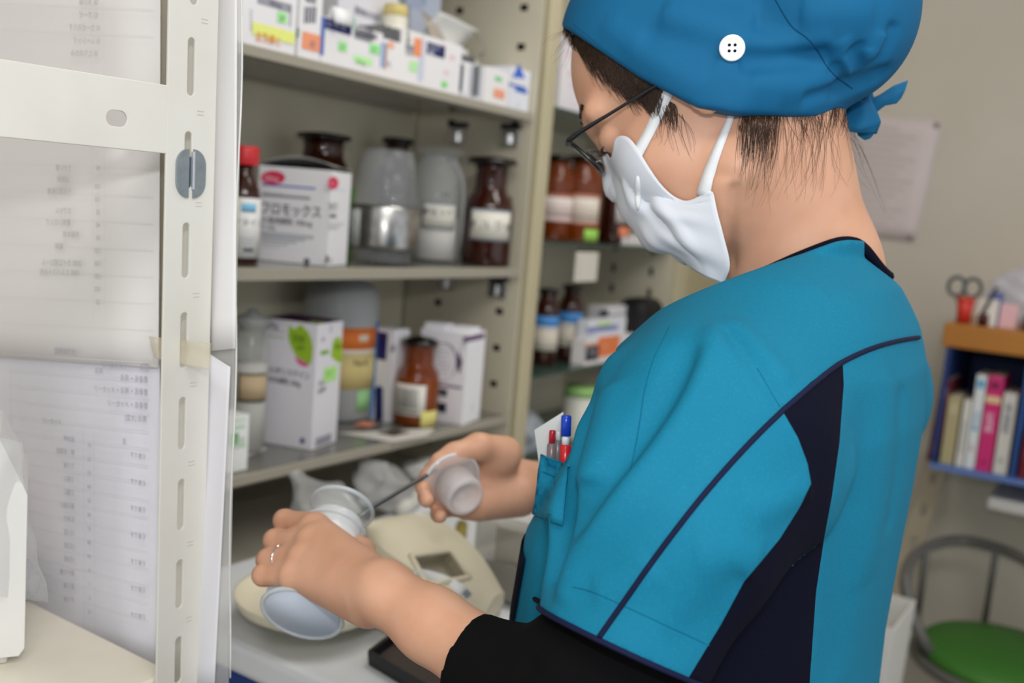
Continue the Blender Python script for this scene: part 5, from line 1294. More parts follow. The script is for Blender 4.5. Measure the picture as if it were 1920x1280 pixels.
# ================================================================== glass shelves of the right-hand cabinet
b = shelf_box(1047, 1112, lambda x_: 203, 62, ZG0, -1.0, .07, '#ece6ea'); f = b.front; b.t(f, 'ア', 1064, 145, 16, '#e58aa8'); b.t(f, 'リ', 1068, 166, 14, '#d493d6'); b.t(f, 'ミ', 1061, 105, 16, '#eba0b4'); b.t(f, 'パ', 1062, 85, 14, '#eba0b4')
b.done('medicine_carton', 'white carton with pink print on the upper glass shelf beside the forehead', 'carton')
def amber_lab(px, py, x, r, h, label, zs, lab, z0, z1, a0, a1, glass=M_AMBER, fill='#a5501a', grp=None):
    t, loc, k = glass_jar('reagent_bottle', label, 'bottle', px, py, x, [(r-2, 0), (r, 4), (r, h*.70), (r*.90, h*.78), (r*.66, h*.85), (r*.62, h*.93)], glass, fill, .6, ([(r*.55, h*.90), (r*.62, h*.93), (r*.84, h*.95), (r*.82, h*.99), (.01, h*1.01)], M_LIDD), grp, zs)
    lb = MB(); mats = []
    for col, u0, u1 in lab: mats.append(mat(col, .6)); arc_patch(lb, loc, (r+.5)*k, a0, a1, loc[2]+(z0+(z1-z0)*u0)*k, loc[2]+(z0+(z1-z0)*u1)*k, len(mats)-1)
    for i in range(3): mats.append(mat('#c9a59b', .6)); arc_patch(lb, loc, (r+.9)*k, a0+.2, a1-.3, loc[2]+(z0+(z1-z0)*(.22+.17*i))*k, loc[2]+(z0+(z1-z0)*(.25+.17*i))*k, len(mats)-1)
    obj('label', lb, mats, t); return t, loc, k
G2 = 'bottles on the glass shelf by the face'
amber_lab(1036, 452, -1.02, 33, 158, 'amber bottle partly behind the cabinet upright, by the mask', ZG1, [('#e9c9c2', 0, .15), ('#eedfd8', .15, .9), ('#c4806c', .9, 1)], 36, 86, -1.0, 1.2, grp=G2)
t, loc, k = amber_lab(1084, 452, -1.0, 38, 160, 'bright amber bottle with a cream label and green sticker, by the mask', ZG1, [('#e0a795', 0, .1), ('#ece2d4', .1, .9), ('#d59884', .9, 1)], 34, 88, -1.0, 1.0, fill='#ea7a1c', grp=G2)
obj('sticker', arc_patch(MB(), loc, 39*k, .25, 1.1, loc[2]+4*k, loc[2]+26*k), mat('#a6dc62', .6), t)
t, loc, k = amber_lab(1146, 456, -1.0, 33, 165, 'dark brown bottle with an orange sticker, just left of the mask', ZG1, [('#e6dcd6', 0, 1)], 40, 84, .1, 1.2, M_AMBERD, '#3a160a', G2)
obj('sticker', arc_patch(MB(), loc, 34*k, .35, 1.1, loc[2]+14*k, loc[2]+32*k), mat('#f08a62', .6), t)
b = shelf_box(1168, 1214, lambda x_: 462, 440, ZG1, -.962, .05, '#e2dcda'); b.done('medicine_carton', 'flat pale carton lying at the right end of the glass shelf under the mask', 'carton')
c0 = PX(1083, 472, XC-.008); c1 = PX(1124, 475, XC-.008); c2 = PX(1117, 531, XC-.008); c3 = PX(1078, 528, XC-.008)
mb = MB(); mb.box((0, 0, -.0006), (c1[1]-c0[1], c0[2]-c3[2], .0006), 0, frame((XC-.008, c0[1]-.004, c3[2]), (0, 1, 0), (0, 0, 1), (1, 0, 0)))
for i in range(4): mb.box((.006, .010+i*.011, .0006), (.024-.003*(i % 2), .0115+i*.011, .0010), 1, frame((XC-.008, c0[1]-.004, c3[2]), (0, 1, 0), (0, 0, 1), (1, 0, 0)))
tag(obj('hanging_card', mb, [mat('#e4dfd2', .6), mat('#b5b0a2', .6)], None, tuple(c0)), 'small white card hanging from the glass shelf edge', 'card')
G3 = 'blue-labelled bottles on the lower glass shelf'
for px, lab in ((1016, 'brown bottle with a blue and white label, next to the cabinet upright'), (1060, 'brown bottle with a blue and white label, next to the stacked cartons')):
    amber_lab(px, 697-.1*(px-1016), -1.02, 24, 142, lab, ZG2, [('#e6e0cf', 0, .62), ('#dfe3ea', .62, .7), ('#4f95dc', .7, 1)], 28, 92, -1.3, 1.3, M_AMBERD, '#3a160a', G3)
b = shelf_box(1096, 1200, lambda x_: 687, 640, ZG2, -.956, .034, '#e6e0de'); f = b.front; b.r(f, 1099, 650, 1121, 674, '#3a3c44'); b.t(f, '外用', 1101, 668, 17, '#9a9ba4', off=.0008); b.r(f, 1122, 633, 1159, 664, '#ee8450'); b.t(f, 'セ', 1130, 655, 16, '#f7b797', off=.0008); b.t(f, 'リ', 1168, 655, 18, '#7a6f72'); b.r(f, 1097, 645, 1120, 648, '#e0a08c')
hb1 = b.h; b.done('medicine_carton', 'white carton with an orange square, bottom of the stack on the glass shelf', 'carton')
b = shelf_box(1098, 1166, lambda x_: 687, 640, ZG2+hb1+.0006, -.960, .028, '#e3e5ec', hgt=hb1*.78); f = b.front; b.r(f, 1101, 614, 1158, 618, '#8a90c8'); b.r(f, 1120, 604, 1146, 611, '#c9e8a8'); b.t(f, 'トラ', 1104, 634, 12, '#9a9ca8')
b.done('medicine_carton', 'white carton with a violet line, stacked on the orange-square carton', 'carton')
b = shelf_box(1128, 1196, lambda x_: 680, 576, ZG2, -.996, .045, '#e1dee0'); f = b.front; b.r(f, 1124, 582, 1140, 600, '#2f3440'); b.t(f, 'ハイ', 1176, 600, 20, '#54565e', rot=-1.5); b.r(f, 1144, 588, 1168, 591, '#b9bac4')
b.done('medicine_carton', 'long white carton standing behind the stack on the glass shelf', 'carton')
# black case
def case_sdf(p):
    q = np.abs(p-np.array([-.985, 2.066, ZG2+.066]))-np.array([.012, .030, .038]); return np.linalg.norm(np.maximum(q, 0), axis=1)+np.minimum(q.max(1), 0)-.026
V_, Q_ = surface_nets(case_sdf, (-1.05, 1.99, ZG2-.02), (-.92, 2.15, ZG2+.18), .005)
o = soft_obj('carrying_case', V_, Q_, mat('#121214', .6), None); tag(o, 'rounded black case on the glass shelf behind the shoulder', 'case')
ZG3 = PX(1020, 860, XC-.012)[2]
obj('glass_shelf', MB().box((XB+.002, YD1-.025, ZG3-.006), (XC-.012, Y2-.036, ZG3-.0006), bev=.001), M_GLASSSH, cab2)
p = PX(1078, 850, -1.0); k = proj(p)[2]/F_PX; t = thing('cream_tub', 'white tub with a green lid on the lowest glass shelf', 'tub', (p[0], p[1], ZG3)); M = Matrix.Translation((p[0], p[1], ZG3))
obj('tub_body', MB().lathe([(.0004, 0), (28*k, 0), (30*k, 4*k), (30*k, 82*k), (.0004, 82*k)], M, 32), mat('#e9e8dc', .5), t); obj('lid', MB().lathe([(.0004, 82*k), (31*k, 82*k), (31*k, 96*k), (29*k, 100*k), (.0004, 100*k)], M, 32), mat('#a9d884', .45), t)
V_, Q_ = surface_nets(lambda p: smax(ell(p, (-1.0, 1.61, ZG3+.045), (.045, .05, .046))+.006*np.sin(p[:, 1]*130)*np.sin(p[:, 2]*110+p[:, 0]*90), ZG3+.001-p[:, 2], .003), (-1.08, 1.52, ZG3-.01), (-.93, 1.68, ZG3+.12), .005)
tag(soft_obj('plastic_bag', V_, Q_, film('#cfd6e0', .5, .2), None), 'crumpled clear bag on the lowest glass shelf by the cabinet upright', 'bag')
# ================================================================== the desk in front of the cabinet
ZD = 0.86
M_DESK = mat('#f0f3f6', .35, var=(7, '#eaeef2', .4, .7)); M_CREAM = mat('#e7dfc6', .42, var=(8, '#e0d7bc', .4, .75)); M_CREAMD = mat('#c9c0a8', .45)
YD_ = 0.684
desk = thing('dispensing_desk', 'white-topped desk with a blue body, running along the cabinet', 'desk', (-.72, 1.0, 0))
obj('desk_top', MB().box((XC+.004, YD_, ZD-.035), (-.492, 1.465, ZD-.0006), bev=.008), M_DESK, desk)
obj('desk_body', MB().box((XC+.010, YD_+.006, .05), (-.515, 1.465, ZD-.036), bev=.003), mat('#1c3f86', .45), desk)
obj('plinth', MB().box((XC+.03, YD_+.03, 0), (-.54, 1.45, .05)), mat('#3a3c40', .6), desk)
obj('base_board', MB().box((XB+.001, .602, ZD-.030), (XC-.002, YD0-.006, ZD-.012)), M_GREYSH, cab)
# weighing machine: body, window, slip slot, round pan
sc = thing('weighing_scale', 'cream weighing scale with a curved hood, display window and round pan', 'scale', (-.78, .95, ZD))
far = [PZ(*q) for q in ((684, 982, .962), (735, 968, .968), (790, 966, .967), (850, 990, .955), (905, 1045, .925), (946, 1112, .885))]
near = [PZ(*q) for q in ((690, 1006, .955), (722, 1032, .953), (770, 1064, .945), (825, 1098, .932), (866, 1128, .915), (905, 1160, .890))]
far = catmull(np.array(far), 25); near = catmull(np.array(near), 25)
n_ = 41; far = catmull(far, 81); near = catmull(near, 81); hood = np.array([far*(1-s)+near*s for s in np.linspace(0, 1, n_)])
cent = hood.mean((0, 1)); low = cent[2]
for j in range(n_):
    s = j/(n_-1); hood[j, :, 2] += .010*math.sin(math.pi*s)                       # crowned
WQ = [(770, 1042), (845, 1032), (880, 1082), (800, 1098)]
fcs = np.array([(j*81+i, j*81+i+1, (j+1)*81+i+1, (j+1)*81+i) for j in range(n_-1) for i in range(80)]); hv_ = hood.reshape(-1, 3); cx_, cy_, _w = projv(hv_[fcs].mean(1)); keep = ~inpoly(cx_, cy_, WQ)
hb_ = MB(); hb_.add(hv_, [tuple(q) for q in fcs[keep]], 0, True)
def skirt(mb, L, z, inset=0.0):
    L = np.array(L); b_ = L.copy(); b_[:, 2] = z; mid = (L+b_)/2; mb.grid(np.array([L, mid, b_]), 0, False)
loopE = np.concatenate([hood[0, :-1], hood[:-1, -1], hood[-1, ::-1][:-1], hood[::-1, 0]])
skirt(hb_, loopE, ZD+.012)
obj('hood', hb_, M_CREAM, sc)
bs = MB(); L0 = loopE.copy(); L0[:, 2] = ZD+.013; c0 = L0.mean(0); R0 = [L0[::1], ]; ins = c0+(L0-c0)*.97; b0 = ins.copy(); b0[:, 2] = ZD+.001
bs.loft([list(b0[:-1]), list(ins[:-1])], 0, False); obj('scale_base', bs, M_CREAMD, sc)
def hp(px, py, dz=0.0):                                                       # on the hood, from a pixel
    q = hood.reshape(-1, 3); x, y, w = projv(q); i = np.argmin((x-px)**2+(y-py)**2); p = PD(px, py, w[i]); return p+np.array([0, 0, dz])
wq = [hp(*q) for q in WQ]; wn = nrm(np.cross(wq[1]-wq[0], wq[3]-wq[0])); wn = wn if wn@(CAM-wq[0]) > 0 else -wn
rimw = [hp(WQ[k][0]+(WQ[(k+1) % 4][0]-WQ[k][0])*t, WQ[k][1]+(WQ[(k+1) % 4][1]-WQ[k][1])*t)+wn*.0005 for k in range(4) for t in np.linspace(0, 1, 9)[:-1]]
obj('window_frame', MB().tube(rimw, .0034, 8, 0, True), M_CREAM, sc)
c = sum(wq)/4; wl_ = MB(); inn = [c+(p-c)*.90-wn*.016 for p in rimw]; nR = len(rimw)
wl_.add(rimw+inn, [(i, (i+1) % nR, nR+(i+1) % nR, nR+i) for i in range(nR)]+[tuple(range(nR, 2*nR))], 0); obj('display_window', wl_, mat('#b7b09c', .25, var=(30, '#a9a28e', .4, .7)), sc)
sp = [hp(752, 1092, .008), hp(790, 1080, .008), hp(876, 1112, .006), hp(858, 1132, .006)]
obj('printed_slip', MB().grid(np.array([[sp[0]*(1-t)+sp[3]*t+np.array([0, 0, .004*math.sin(3*t)]), sp[1]*(1-t)+sp[2]*t+np.array([0, 0, .004*math.sin(3*t)])] for t in np.linspace(0, 1, 7)]), 0, True, .0004), mat('#eeeeee', .7), sc)
sl_ = [hp(838, 1118, .0012), hp(866, 1098, .0012), hp(884, 1116, .0012), hp(862, 1134, .0012)]
obj('slip_slot', MB().grid(np.array([[sl_[0], sl_[1]], [sl_[3], sl_[2]]]), 0, False, .0012), mat('#7f8894', .4), sc)
pc_ = PZ(588, 1122, ZD+.030)
Mpan = Matrix.Translation((pc_[0], pc_[1], ZD+.018))
obj('pan', MB().lathe([(.0004, .004), (.066, .004), (.078, .010), (.084, .020), (.0865, .0205), (.081, .008), (.068, .0005), (.0004, 0)], Mpan, 56), mat('#ece5cd', .38), sc)
obj('pan_support', MB().lathe([(.03, -.018), (.026, -.012), (.026, .0005), (.0004, .0005)], Mpan, 28), M_CREAMD, sc)
foot = MB(); foot.lathe([(.0004, 0), (.012, 0), (.014, .006), (.010, .012), (.0004, .012)], Matrix.Translation((pc_[0]+.03, pc_[1]+.10, ZD+.0005)), 20); obj('foot', foot, mat('#55524a', .6), sc)
# white appliance behind the right hand
pa = PZ(882, 1118, ZD); mach = thing('dispensing_machine', 'large white and grey machine on the desk behind the right hand', 'machine', (pa[0], pa[1]+.1, ZD))
xa = PY(884, 1000, pa[1]+.02)[0]; za = PY(950, 966, pa[1]+.02)[2]; ya = pa[1]+.02
obj('machine_body', MB().box((xa, ya, ZD+.002), (-.545, ya+.20, za), bev=.012), mat('#e4e4e0', .4), mach)
obj('front_panel', MB().box((xa+.038, ya-.004, ZD+.01), (-.549, ya+.004, za-.014), bev=.002), mat('#b9b6ac', .42), mach)
lidp = [PY(*q, ya-.012) for q in ((898, 1050), (958, 1058), (990, 1092), (990, 1190), (898, 1180))]; lidp = [np.array([q[0], q[1], max(q[2], ZD+.006)]) for q in lidp]
obj('lower_door', MB().add([p for p in lidp]+[p+np.array([0, .006, 0]) for p in lidp], [(0, 4, 3, 2, 1), (5, 6, 7, 8, 9)]+[(i, (i+1) % 5, 5+(i+1) % 5, 5+i) for i in range(5)]), mat('#9d9a92', .42), mach)
# dark tray
tr = thing('tray', 'dark brown plastic tray lying on the desk below the forearm', 'tray', PZ(760, 1250, ZD))
q = [PZ(x_, y_, ZD) for x_, y_ in ((688, 1246), (742, 1204), (905, 1290), (850, 1345))]; c = sum(q)/4; tb = MB(); up = np.array([0, 0, 1.0])
R = lambda k_, z_: [c+(p-c)*k_+up*z_ for p in q]
tb.loft([R(.97, .0006), R(1, .012), R(1, .016), R(.93, .016), R(.91, .005)], 0, False); obj('tray_body', tb, mat('#1d1c1f', .45), tr)
tb = MB(); tb.loft([R(.90, .0052), R(.90, .0062)], 0, False); obj('tray_liner', tb, mat('#4a403e', .5), tr)
# bags and packets under the shelf
def bag(cx, cy, cz, rx, ry, rz, seed, name, label, m, h=.0045):
    r_ = np.random.default_rng(seed); N = r_.normal(size=(26, 3)); N /= np.linalg.norm(N, axis=1, keepdims=True); K = r_.uniform(.62, 1.0, 26); A = r_.normal(size=(5, 3))*45; ph = r_.uniform(0, 6, 5); R3 = np.array([rx, ry, rz])
    def f(p):
        q = (p-np.array([cx, cy, cz]))/R3; d = np.full(len(p), -9.0)
        for n, k in zip(N, K): d = np.maximum(d, q@n-k)
        d = d*min(rx, ry, rz)
        for a_, b_ in zip(A, ph): d = d+.0035*np.abs(np.sin(p@a_+b_))
        return smax(d-.006, ZD+.001-p[:, 2], .002)
    V_, Q_ = surface_nets(f, (cx-rx-.03, cy-ry-.03, ZD-.01), (cx+rx+.03, cy+ry+.03, cz+rz+.03), h)
    return tag(soft_obj(name, V_, Q_, m, None), label, 'bag')
p = PZ(600, 965, ZD+.05); bag(p[0], p[1], ZD+.050, .055, .085, .050, 1, 'plastic_bag', 'clear crumpled bag on the desk behind the bottle', film('#dfe0de', .30, .15))
p = PZ(712, 895, ZD+.055); bag(p[0], p[1], ZD+.045, .050, .070, .058, 2, 'plastic_bag', 'greyish crumpled bag on the desk beneath the printed card', film('#cfcecd', .60, .2))
p = PZ(765, 900, ZD+.03); bag(p[0], p[1]+.04, ZD+.035, .035, .055, .036, 4, 'plastic_bag', 'small white bag on the desk behind the spatula', film('#e6e5e1', .75, .3))
def packet(pts, z, name, label, col, r):
    mb = MB(); a, b_ = PZ(*pts[0], z), PZ(*pts[1], z); mb.tube([a+(b_-a)*t for t in np.linspace(0, 1, 6)], [r*.7, r, r, r, r, r*.7], 12)
    zmin = min(v[2] for v in mb.v); mb.v = [(v[0], v[1], v[2]-zmin+ZD+.0008) for v in mb.v]
    return tag(obj(name, mb, mat(col, .5), None, tuple(a)), label, 'tube')
packet(((752, 948), (806, 902)), ZD+.02, 'paper_roll', 'white rolled paper lying on the desk under the spatula', '#dedcd4', .012)
packet(((726, 985), (800, 965)), ZD+.014, 'wipe_roll', 'small white roll on the desk beside the hood of the scale', '#ece9e2', .011)
fp = [PZ(*q, ZD) for q in ((838, 1000), (872, 960), (880, 1010), (858, 1040))]
mb = MB(); mb.tube([PZ(862, 1010, ZD+.010), PZ(866, 985, ZD+.010)], .009, 10); tag(obj('yellow_tube', mb, mat('#9a8a3c', .5), None, tuple(fp[0])), 'olive-yellow tube on the desk between scale and machine', 'tube')

# ================================================================== what the hands hold
PB, PM = PD(564, 1157, .792), PD(644, 946, .880)
ax_ = nrm(PM-PB); LB = np.linalg.norm(PM-PB); Mb_ = axis_frame(PB, ax_, SIDE)
bot = thing('powder_bottle', 'wide-mouthed glass bottle of white powder held in the left hand', 'bottle', PB)
rb_, rn_ = .0335, .0262
z1, z2, z3 = LB*.60, LB*.74, LB*.97
prof = [(rb_*.90, -.001), (rb_, .004), (rb_, z1), (rb_*.97, z1+.006), (rn_*1.06, z2), (rn_, z2+.006), (rn_, z3-.010), (rn_*1.06, z3-.006), (rn_*1.10, z3), (rn_*1.05, z3+.0025)]
go = MB(); go.lathe([(.0004, .002)]+prof+[(rn_*.90, z3), (rn_*.88, z2+.004), (rb_-.0035, z1), (rb_-.0035, .010), (.0004, .010)], Mb_, 56)
obj('glass_body', go, M_CLEAR, bot)
co = MB(); co.lathe([(.0004, .0105), (rb_-.0042, .0105), (rb_-.0042, z1-.002), (rn_*.90, z2-.004), (rn_*.90, z3-.016), (.0004, z3-.018)], Mb_, 40); obj('powder', co, mat('#eeeef0', .9, bump=(300, .3, .001)), bot)
wl = MB(); wl.lathe([(rb_+.0002, .016), (rb_+.0006, .016), (rb_+.0006, z1-.008), (rb_+.0002, z1-.008)], Mb_, 48); obj('label', wl, mat('#ecebf0', .6), bot)
for nm, r_, z_, w_ in (('base_ring', rb_*.985, .0035, .0022), ('shoulder_ring', rn_*1.05, z2+.002, .0016), ('mouth_rim', rn_*1.06, z3, .0019)):
    obj(nm, MB().tube([tuple(Mb_ @ Vector((r_*math.cos(q), r_*math.sin(q), z_))) for q in np.linspace(0, 2*math.pi, 57)[:-1]], w_, 8, 0, True), mat('#dfe9f0', .04, alpha=.55, coat=1.0), bot)
bd = MB(); bd.lathe([(.0004, .0026), (rb_*.92, .0026), (rb_*.93, .0040), (.0004, .0040)], Mb_, 40); obj('base_disc', bd, mat('#d5e0f2', .35), bot)
DS, DE = PD(846, 902, .944), PD(874, 934, .918)
Ms = axis_frame(DS, nrm(DE-DS), SIDE); LS = np.linalg.norm(DE-DS)
stp = thing('glass_stopper', 'clear glass bottle stopper with a frosted plug held in the right hand', 'stopper', DS)
M_FROST = mat('#f3eeee', .3, alpha=.42)
obj('stopper_disc', MB().lathe([(.0004, -.004), (.024, -.005), (.0285, -.002), (.0292, .001), (.0275, .003), (.0195, .0045), (.0004, .0045)], Ms, 48), mat('#f6f3f3', .05, alpha=.34, coat=.8), stp)
obj('disc_rim', MB().tube([tuple(Ms @ Vector(((.0288*math.cos(q)), .0288*math.sin(q), 0))) for q in np.linspace(0, 2*math.pi, 49)[:-1]], .0017, 8, 0, True), mat('#f4f1f1', .08, alpha=.75), stp)
obj('plug', MB().lathe([(.0004, .0046), (.0200, .0046), (.0192, LS*.9), (.0182, LS), (.0140, LS), (.0128, LS*.9), (.0128, .012), (.0004, .012)], Ms, 48), M_FROST, stp)
sp_ = MB(); a, b_ = PD(700, 950, .888), PD(818, 880, .934); tip = PD(668, 972, .874)
sp_.tube([tip, a, a+(b_-a)*.5, b_, b_+(b_-a)*.12], [.0022, .0019, .0019, .0019, .0019], 10)
sp2 = thing('spatula', 'thin steel spatula held by the right hand, its tip in the bottle', 'spatula', a)
obj('handle', sp_, mat('#77787a', .3, metal=.9), sp2)
t_ = nrm(tip-a); s_ = nrm(np.cross(t_, FWD)); obj('blade', MB().grid(np.array([[tip-t_*.004-s_*.003, tip-t_*.004+s_*.003], [tip+t_*.010-s_*.0045, tip+t_*.010+s_*.0045], [tip+t_*.022-s_*.003, tip+t_*.022+s_*.003]]), 0, True, .0008), mat('#8a8b8d', .3, metal=.9), sp2)

# ================================================================== chest pocket, card and pens
def chest(px, py, off=0.0):
    """tunic surface on a pixel; off the silhouette it follows the nearest column inside it"""
    for k_ in range(0, 80, 4):
        h_ = hit(B_T, px+k_, py)
        if h_ is not None: return PD(px, py, proj(h_[0])[2]-off)
    return PD(px, py, .84)
rows = []
for t in np.linspace(0, 1, 9):
    y_ = 853+t*112; xl, xr = 1014-14*t, 1066-10*t; rows.append([chest(xl+(xr-xl)*s_, y_+20*s_, .004+.006*math.sin(math.pi*min(1, s_+.1))*(1-t)) for s_ in np.linspace(0, 1, 9)])
rows = np.array(rows)
pk = obj('chest_pocket', MB().grid(rows, 0, True, .0012), M_TEAL, tunic_o)
obj('pocket_hem', MB().tube([rows[2, i]-FWD*.0006 for i in range(9)], .0007, 6), mat('#0f6a8a', .8), pk)
obj('pocket_welt', MB().tube([rows[0, i]-FWD*.0004 for i in range(9)], .0010, 6), M_TEAL, pk)
ex_ = nrm(rows[0, 8]-rows[0, 0]); top0 = rows[0].mean(0); dep = proj(rows[0, 4])[2]+.012
idc = MB(); q = [PD(1002, 806, dep+.012), PD(1056, 772, dep+.012), PD(1064, 872, dep+.008), PD(1012, 880, dep+.008)]
idc.grid(np.array([[q[0], q[1]], [q[3], q[2]]]), 0, False, .0012)
tag(obj('name_card', idc, mat('#b4b7b5', .3), None, tuple(q[3])), 'pale grey card in a sleeve standing in the chest pocket', 'card')
def pen(px0, px1, d, r, cols, name, label):
    a, b_ = PD(*px0, d), PD(*px1, d); t = thing(name, label, 'pen', a); L = nrm(b_-a); l = np.linalg.norm(b_-a); M = axis_frame(a, L, SIDE)
    for nm, z0, z1, k_, col, tr_ in cols: obj(nm, MB().lathe([(.0003, z0*l), (r*k_, z0*l), (r*k_, z1*l-.001), (r*k_*.8, z1*l), (.0003, z1*l)], M, 16), mat(col, .2, trans=tr_), t)
    return t, M, l
pen((1057, 940), (1062, 778), dep+.002, .0042, (('barrel', 0, .66, 1, '#d8262f', 0), ('grip_ring', .66, .76, .72, '#e9edf2', 0), ('cap', .76, 1.0, .95, '#1f46c4', 0)), 'marker_pen', 'red pen with a blue top in the chest pocket')
t, M, l = pen((1030, 930), (1036, 806), dep+.004, .0036, (('barrel', 0, .80, 1, '#b9a7a8', .6), ('ink_refill', 0, .75, .45, '#8e1f2c', 0), ('knob', .80, 1.0, .7, '#b31f30', 0)), 'ballpoint_pen', 'clear ballpoint pen with a red knob in the chest pocket')
pen((1042, 930), (1047, 808), dep+.005, .0034, (('barrel', 0, .86, 1, '#8e8c90', .5), ('knob', .86, 1.0, .7, '#c9ccd0', 0)), 'mechanical_pencil', 'grey transparent pen between the clear and red pens in the pocket')
# ================================================================== wall notice, bookcase, counter and chair at the right
nc = [PY(x_, y_, YW-.004) for x_, y_ in ((1572, 206), (1766, 228), (1716, 453), (1556, 436))]
nt = thing('wall_notice', 'sheet of paper pinned to the wall behind the head', 'notice', nc[3])
mb = MB(); P = np.array([[nc[0]*(1-s)*(1-t)+nc[1]*s*(1-t)+nc[2]*s*t+nc[3]*(1-s)*t for s in np.linspace(0, 1, 7)] for t in np.linspace(0, 1, 9)]); mb.grid(P, 0, True, .0006)
pr_ = MB()
for j in range(14):
    t = .10+.06*j; a = nc[0]*(1-t)+nc[3]*t; b_ = nc[1]*(1-t)+nc[2]*t; s0, s1 = .12, .62+.25*((j*37) % 10)/10; w = np.array([0, 0, .0016])
    p0, p1 = a+(b_-a)*s0+np.array([0, -.001, 0]), a+(b_-a)*s1+np.array([0, -.001, 0]); pr_.add([p0-w, p1-w, p1+w, p0+w], [(0, 1, 2, 3)])
sheet_o = obj('paper_sheet', mb, mat('#d9cdcb', .7, var=(5, '#d2c6c5', .4, .7)), nt); obj('print', pr_, mat('#b7a9ab', .8), sheet_o)
for x_, y_ in ((1757, 235), (1706, 445)):
    p = PY(x_, y_, YW-.004); obj('pin', MB().lathe([(.0003, 0), (.006, 0), (.007, .003), (.004, .006), (.0003, .006)], axis_frame(p, (0, -1, 0)), 14), mat('#8c7b74', .4), nt)
YB0 = 2.30
tl, tr_ = PY(1772, 604, YB0), PY(1930, 642, YB0); zt = tl[2]; zb = PY(1728, 860, YB0)[2]; xl = tl[0]; xr = xl+.62; th = tl[2]-PY(1766, 648, YB0)[2]
M_BLUE = mat('#1f3a74', .5, var=(9, '#1b336a', .4, .7))
bc = thing('bookcase', 'blue bookcase with a wooden top board, fixed to the wall', 'bookcase', (xl+.3, YW, zb))
xs = PY(1757, 700, YB0)[0]-.004
obj('top_board', MB().box((xl, YB0-.006, zt-th), (xr, YW-.002, zt), bev=.003), mat('#b5782f', .45, var=(3, '#a86c28', .35, .7), bump=(40, .1, .001)), bc)
obj('side_panel', MB().box((xl+.010, YB0, zb-.004), (xl+.020, YW-.002, zt-th-.001), bev=.001), M_BLUE, bc)
obj('back_panel', MB().box((xl+.021, YW-.014, zb), (xr-.01, YW-.004, zt-th-.001)), M_BLUE, bc)
obj('shelf', MB().box((xl+.010, YB0-.004, zb-.016), (xr-.01, YW-.015, zb-.0045), bev=.001), mat('#5f7bb8', .45), bc)
xd = PY(1894, 888, YB0)[0]
obj('divider', MB().box((xd, YB0, zb-.004), (xd+.008, YW-.015, zt-th-.001)), mat('#2c4f8f', .5), bc)
obj('side_panel', MB().box((xr-.02, YB0, zb-.004), (xr-.010, YW-.002, zt-th-.001)), M_BLUE, bc)
def book(px0, px1, pyb, pyt, label, col, deco=(), lean=0.0, dy=.012, dep=.14):
    y = YB0+dy; a, b_ = PY(px0, pyb, y), PY(px1, pyb, y); w = b_[0]-a[0]; top = PY((px0+px1)/2+25, pyt, y)[2]; h = top-zb
    t = thing('book', label, 'book', (a[0]+w/2, y, zb-.0040)); M = Matrix.Translation((a[0], y, zb-.0036+w*math.sin(abs(lean)))) @ Matrix.Rotation(lean, 4, 'Y')
    mats = [mat(col, .4)]; mb = MB(); mb.box((0, 0, 0), (w, .0022, h), 0, M, .0006); mb.box((0, .0022, 0), (.0014, dep, h), 0, M); mb.box((w-.0014, .0022, 0), (w, dep, h), 0, M)
    for kind, *q in deco:
        mats.append(mat(q[-1], .45)); mi = len(mats)-1
        if kind == 'r': mb.add([(w*q[0], -.0004, h*q[1]), (w*q[2], -.0004, h*q[1]), (w*q[2], -.0004, h*q[3]), (w*q[0], -.0004, h*q[3])], [(0, 1, 2, 3)], mi, False, M)
        else: mb.text(q[0], w*q[3], M @ frame((w*q[1], -.0006, h*q[2]), (0, 0, -1), (1, 0, 0), (0, -1, 0)), mi, 'l', q[4])
    obj('cover', mb, mats, t); obj('page_block', MB().box((.0016, .0024, .003), (w-.0016, dep-.003, h-.003), 0, M), mat('#e6dfce', .8), t)
book(1738, 1757, 851, 706, 'dark maroon book leaning at the left end of the bookcase', '#5a1828', (('t', '医薬品集', .30, .88, .5, .8, '#c9b9bb'), ('t', '薬品', .3, .22, .5, .9, '#b58a6a')), .05)
book(1763, 1787, 858, 742, 'beige book next to the maroon one in the bookcase', '#b3a67e', (('r', .2, .75, .8, .9, '#c2b68f'),))
book(1791, 1806, 867, 748, 'thin white book in the middle of the bookcase row', '#d9d6cc', (('r', .3, .2, .7, .7, '#b9b8b2'),))
book(1808, 1827, 870, 700, 'white book with blue print, left of the pink book', '#dde1e2', (('r', .15, .86, .85, .95, '#5aa7d0'), ('t', '今日の薬', .28, .62, .6, .95, '#4f9fce'), ('t', '治療', .3, .26, .45, .9, '#c98a8a')))
book(1829, 1858, 876, 702, 'bright pink book with a cream band in the bookcase', '#cf2e74', (('r', 0, .72, 1, .79, '#e8c89a'), ('t', '薬', .2, .95, .7, 1.0, '#6d1740'), ('t', '治療薬', .25, .62, .55, .9, '#f0c3d6'), ('t', '年', .3, .12, .4, 1, '#8d1d51')))
book(1861, 1887, 884, 735, 'white book with dark print, right of the pink book', '#d6d2c9', (('t', '保険薬事典', .28, .88, .52, .95, '#6a7388'), ('t', '版', .3, .2, .4, 1, '#8f8f92')))
book(1909, 1930, 892, 815, 'short dark red book at the right of the bookcase', '#6b1a26', (('r', .2, .5, .8, .7, '#8e3340'),))
zt0 = zt+.0005; yt = YB0+.035
def on_top(px, py=600): p = PY(px, py, yt); return np.array([p[0], yt, zt0])
o = on_top(1806); cup = thing('pen_cup', 'small red cup standing on the wooden top of the bookcase', 'cup', o); M = Matrix.Translation(tuple(o))
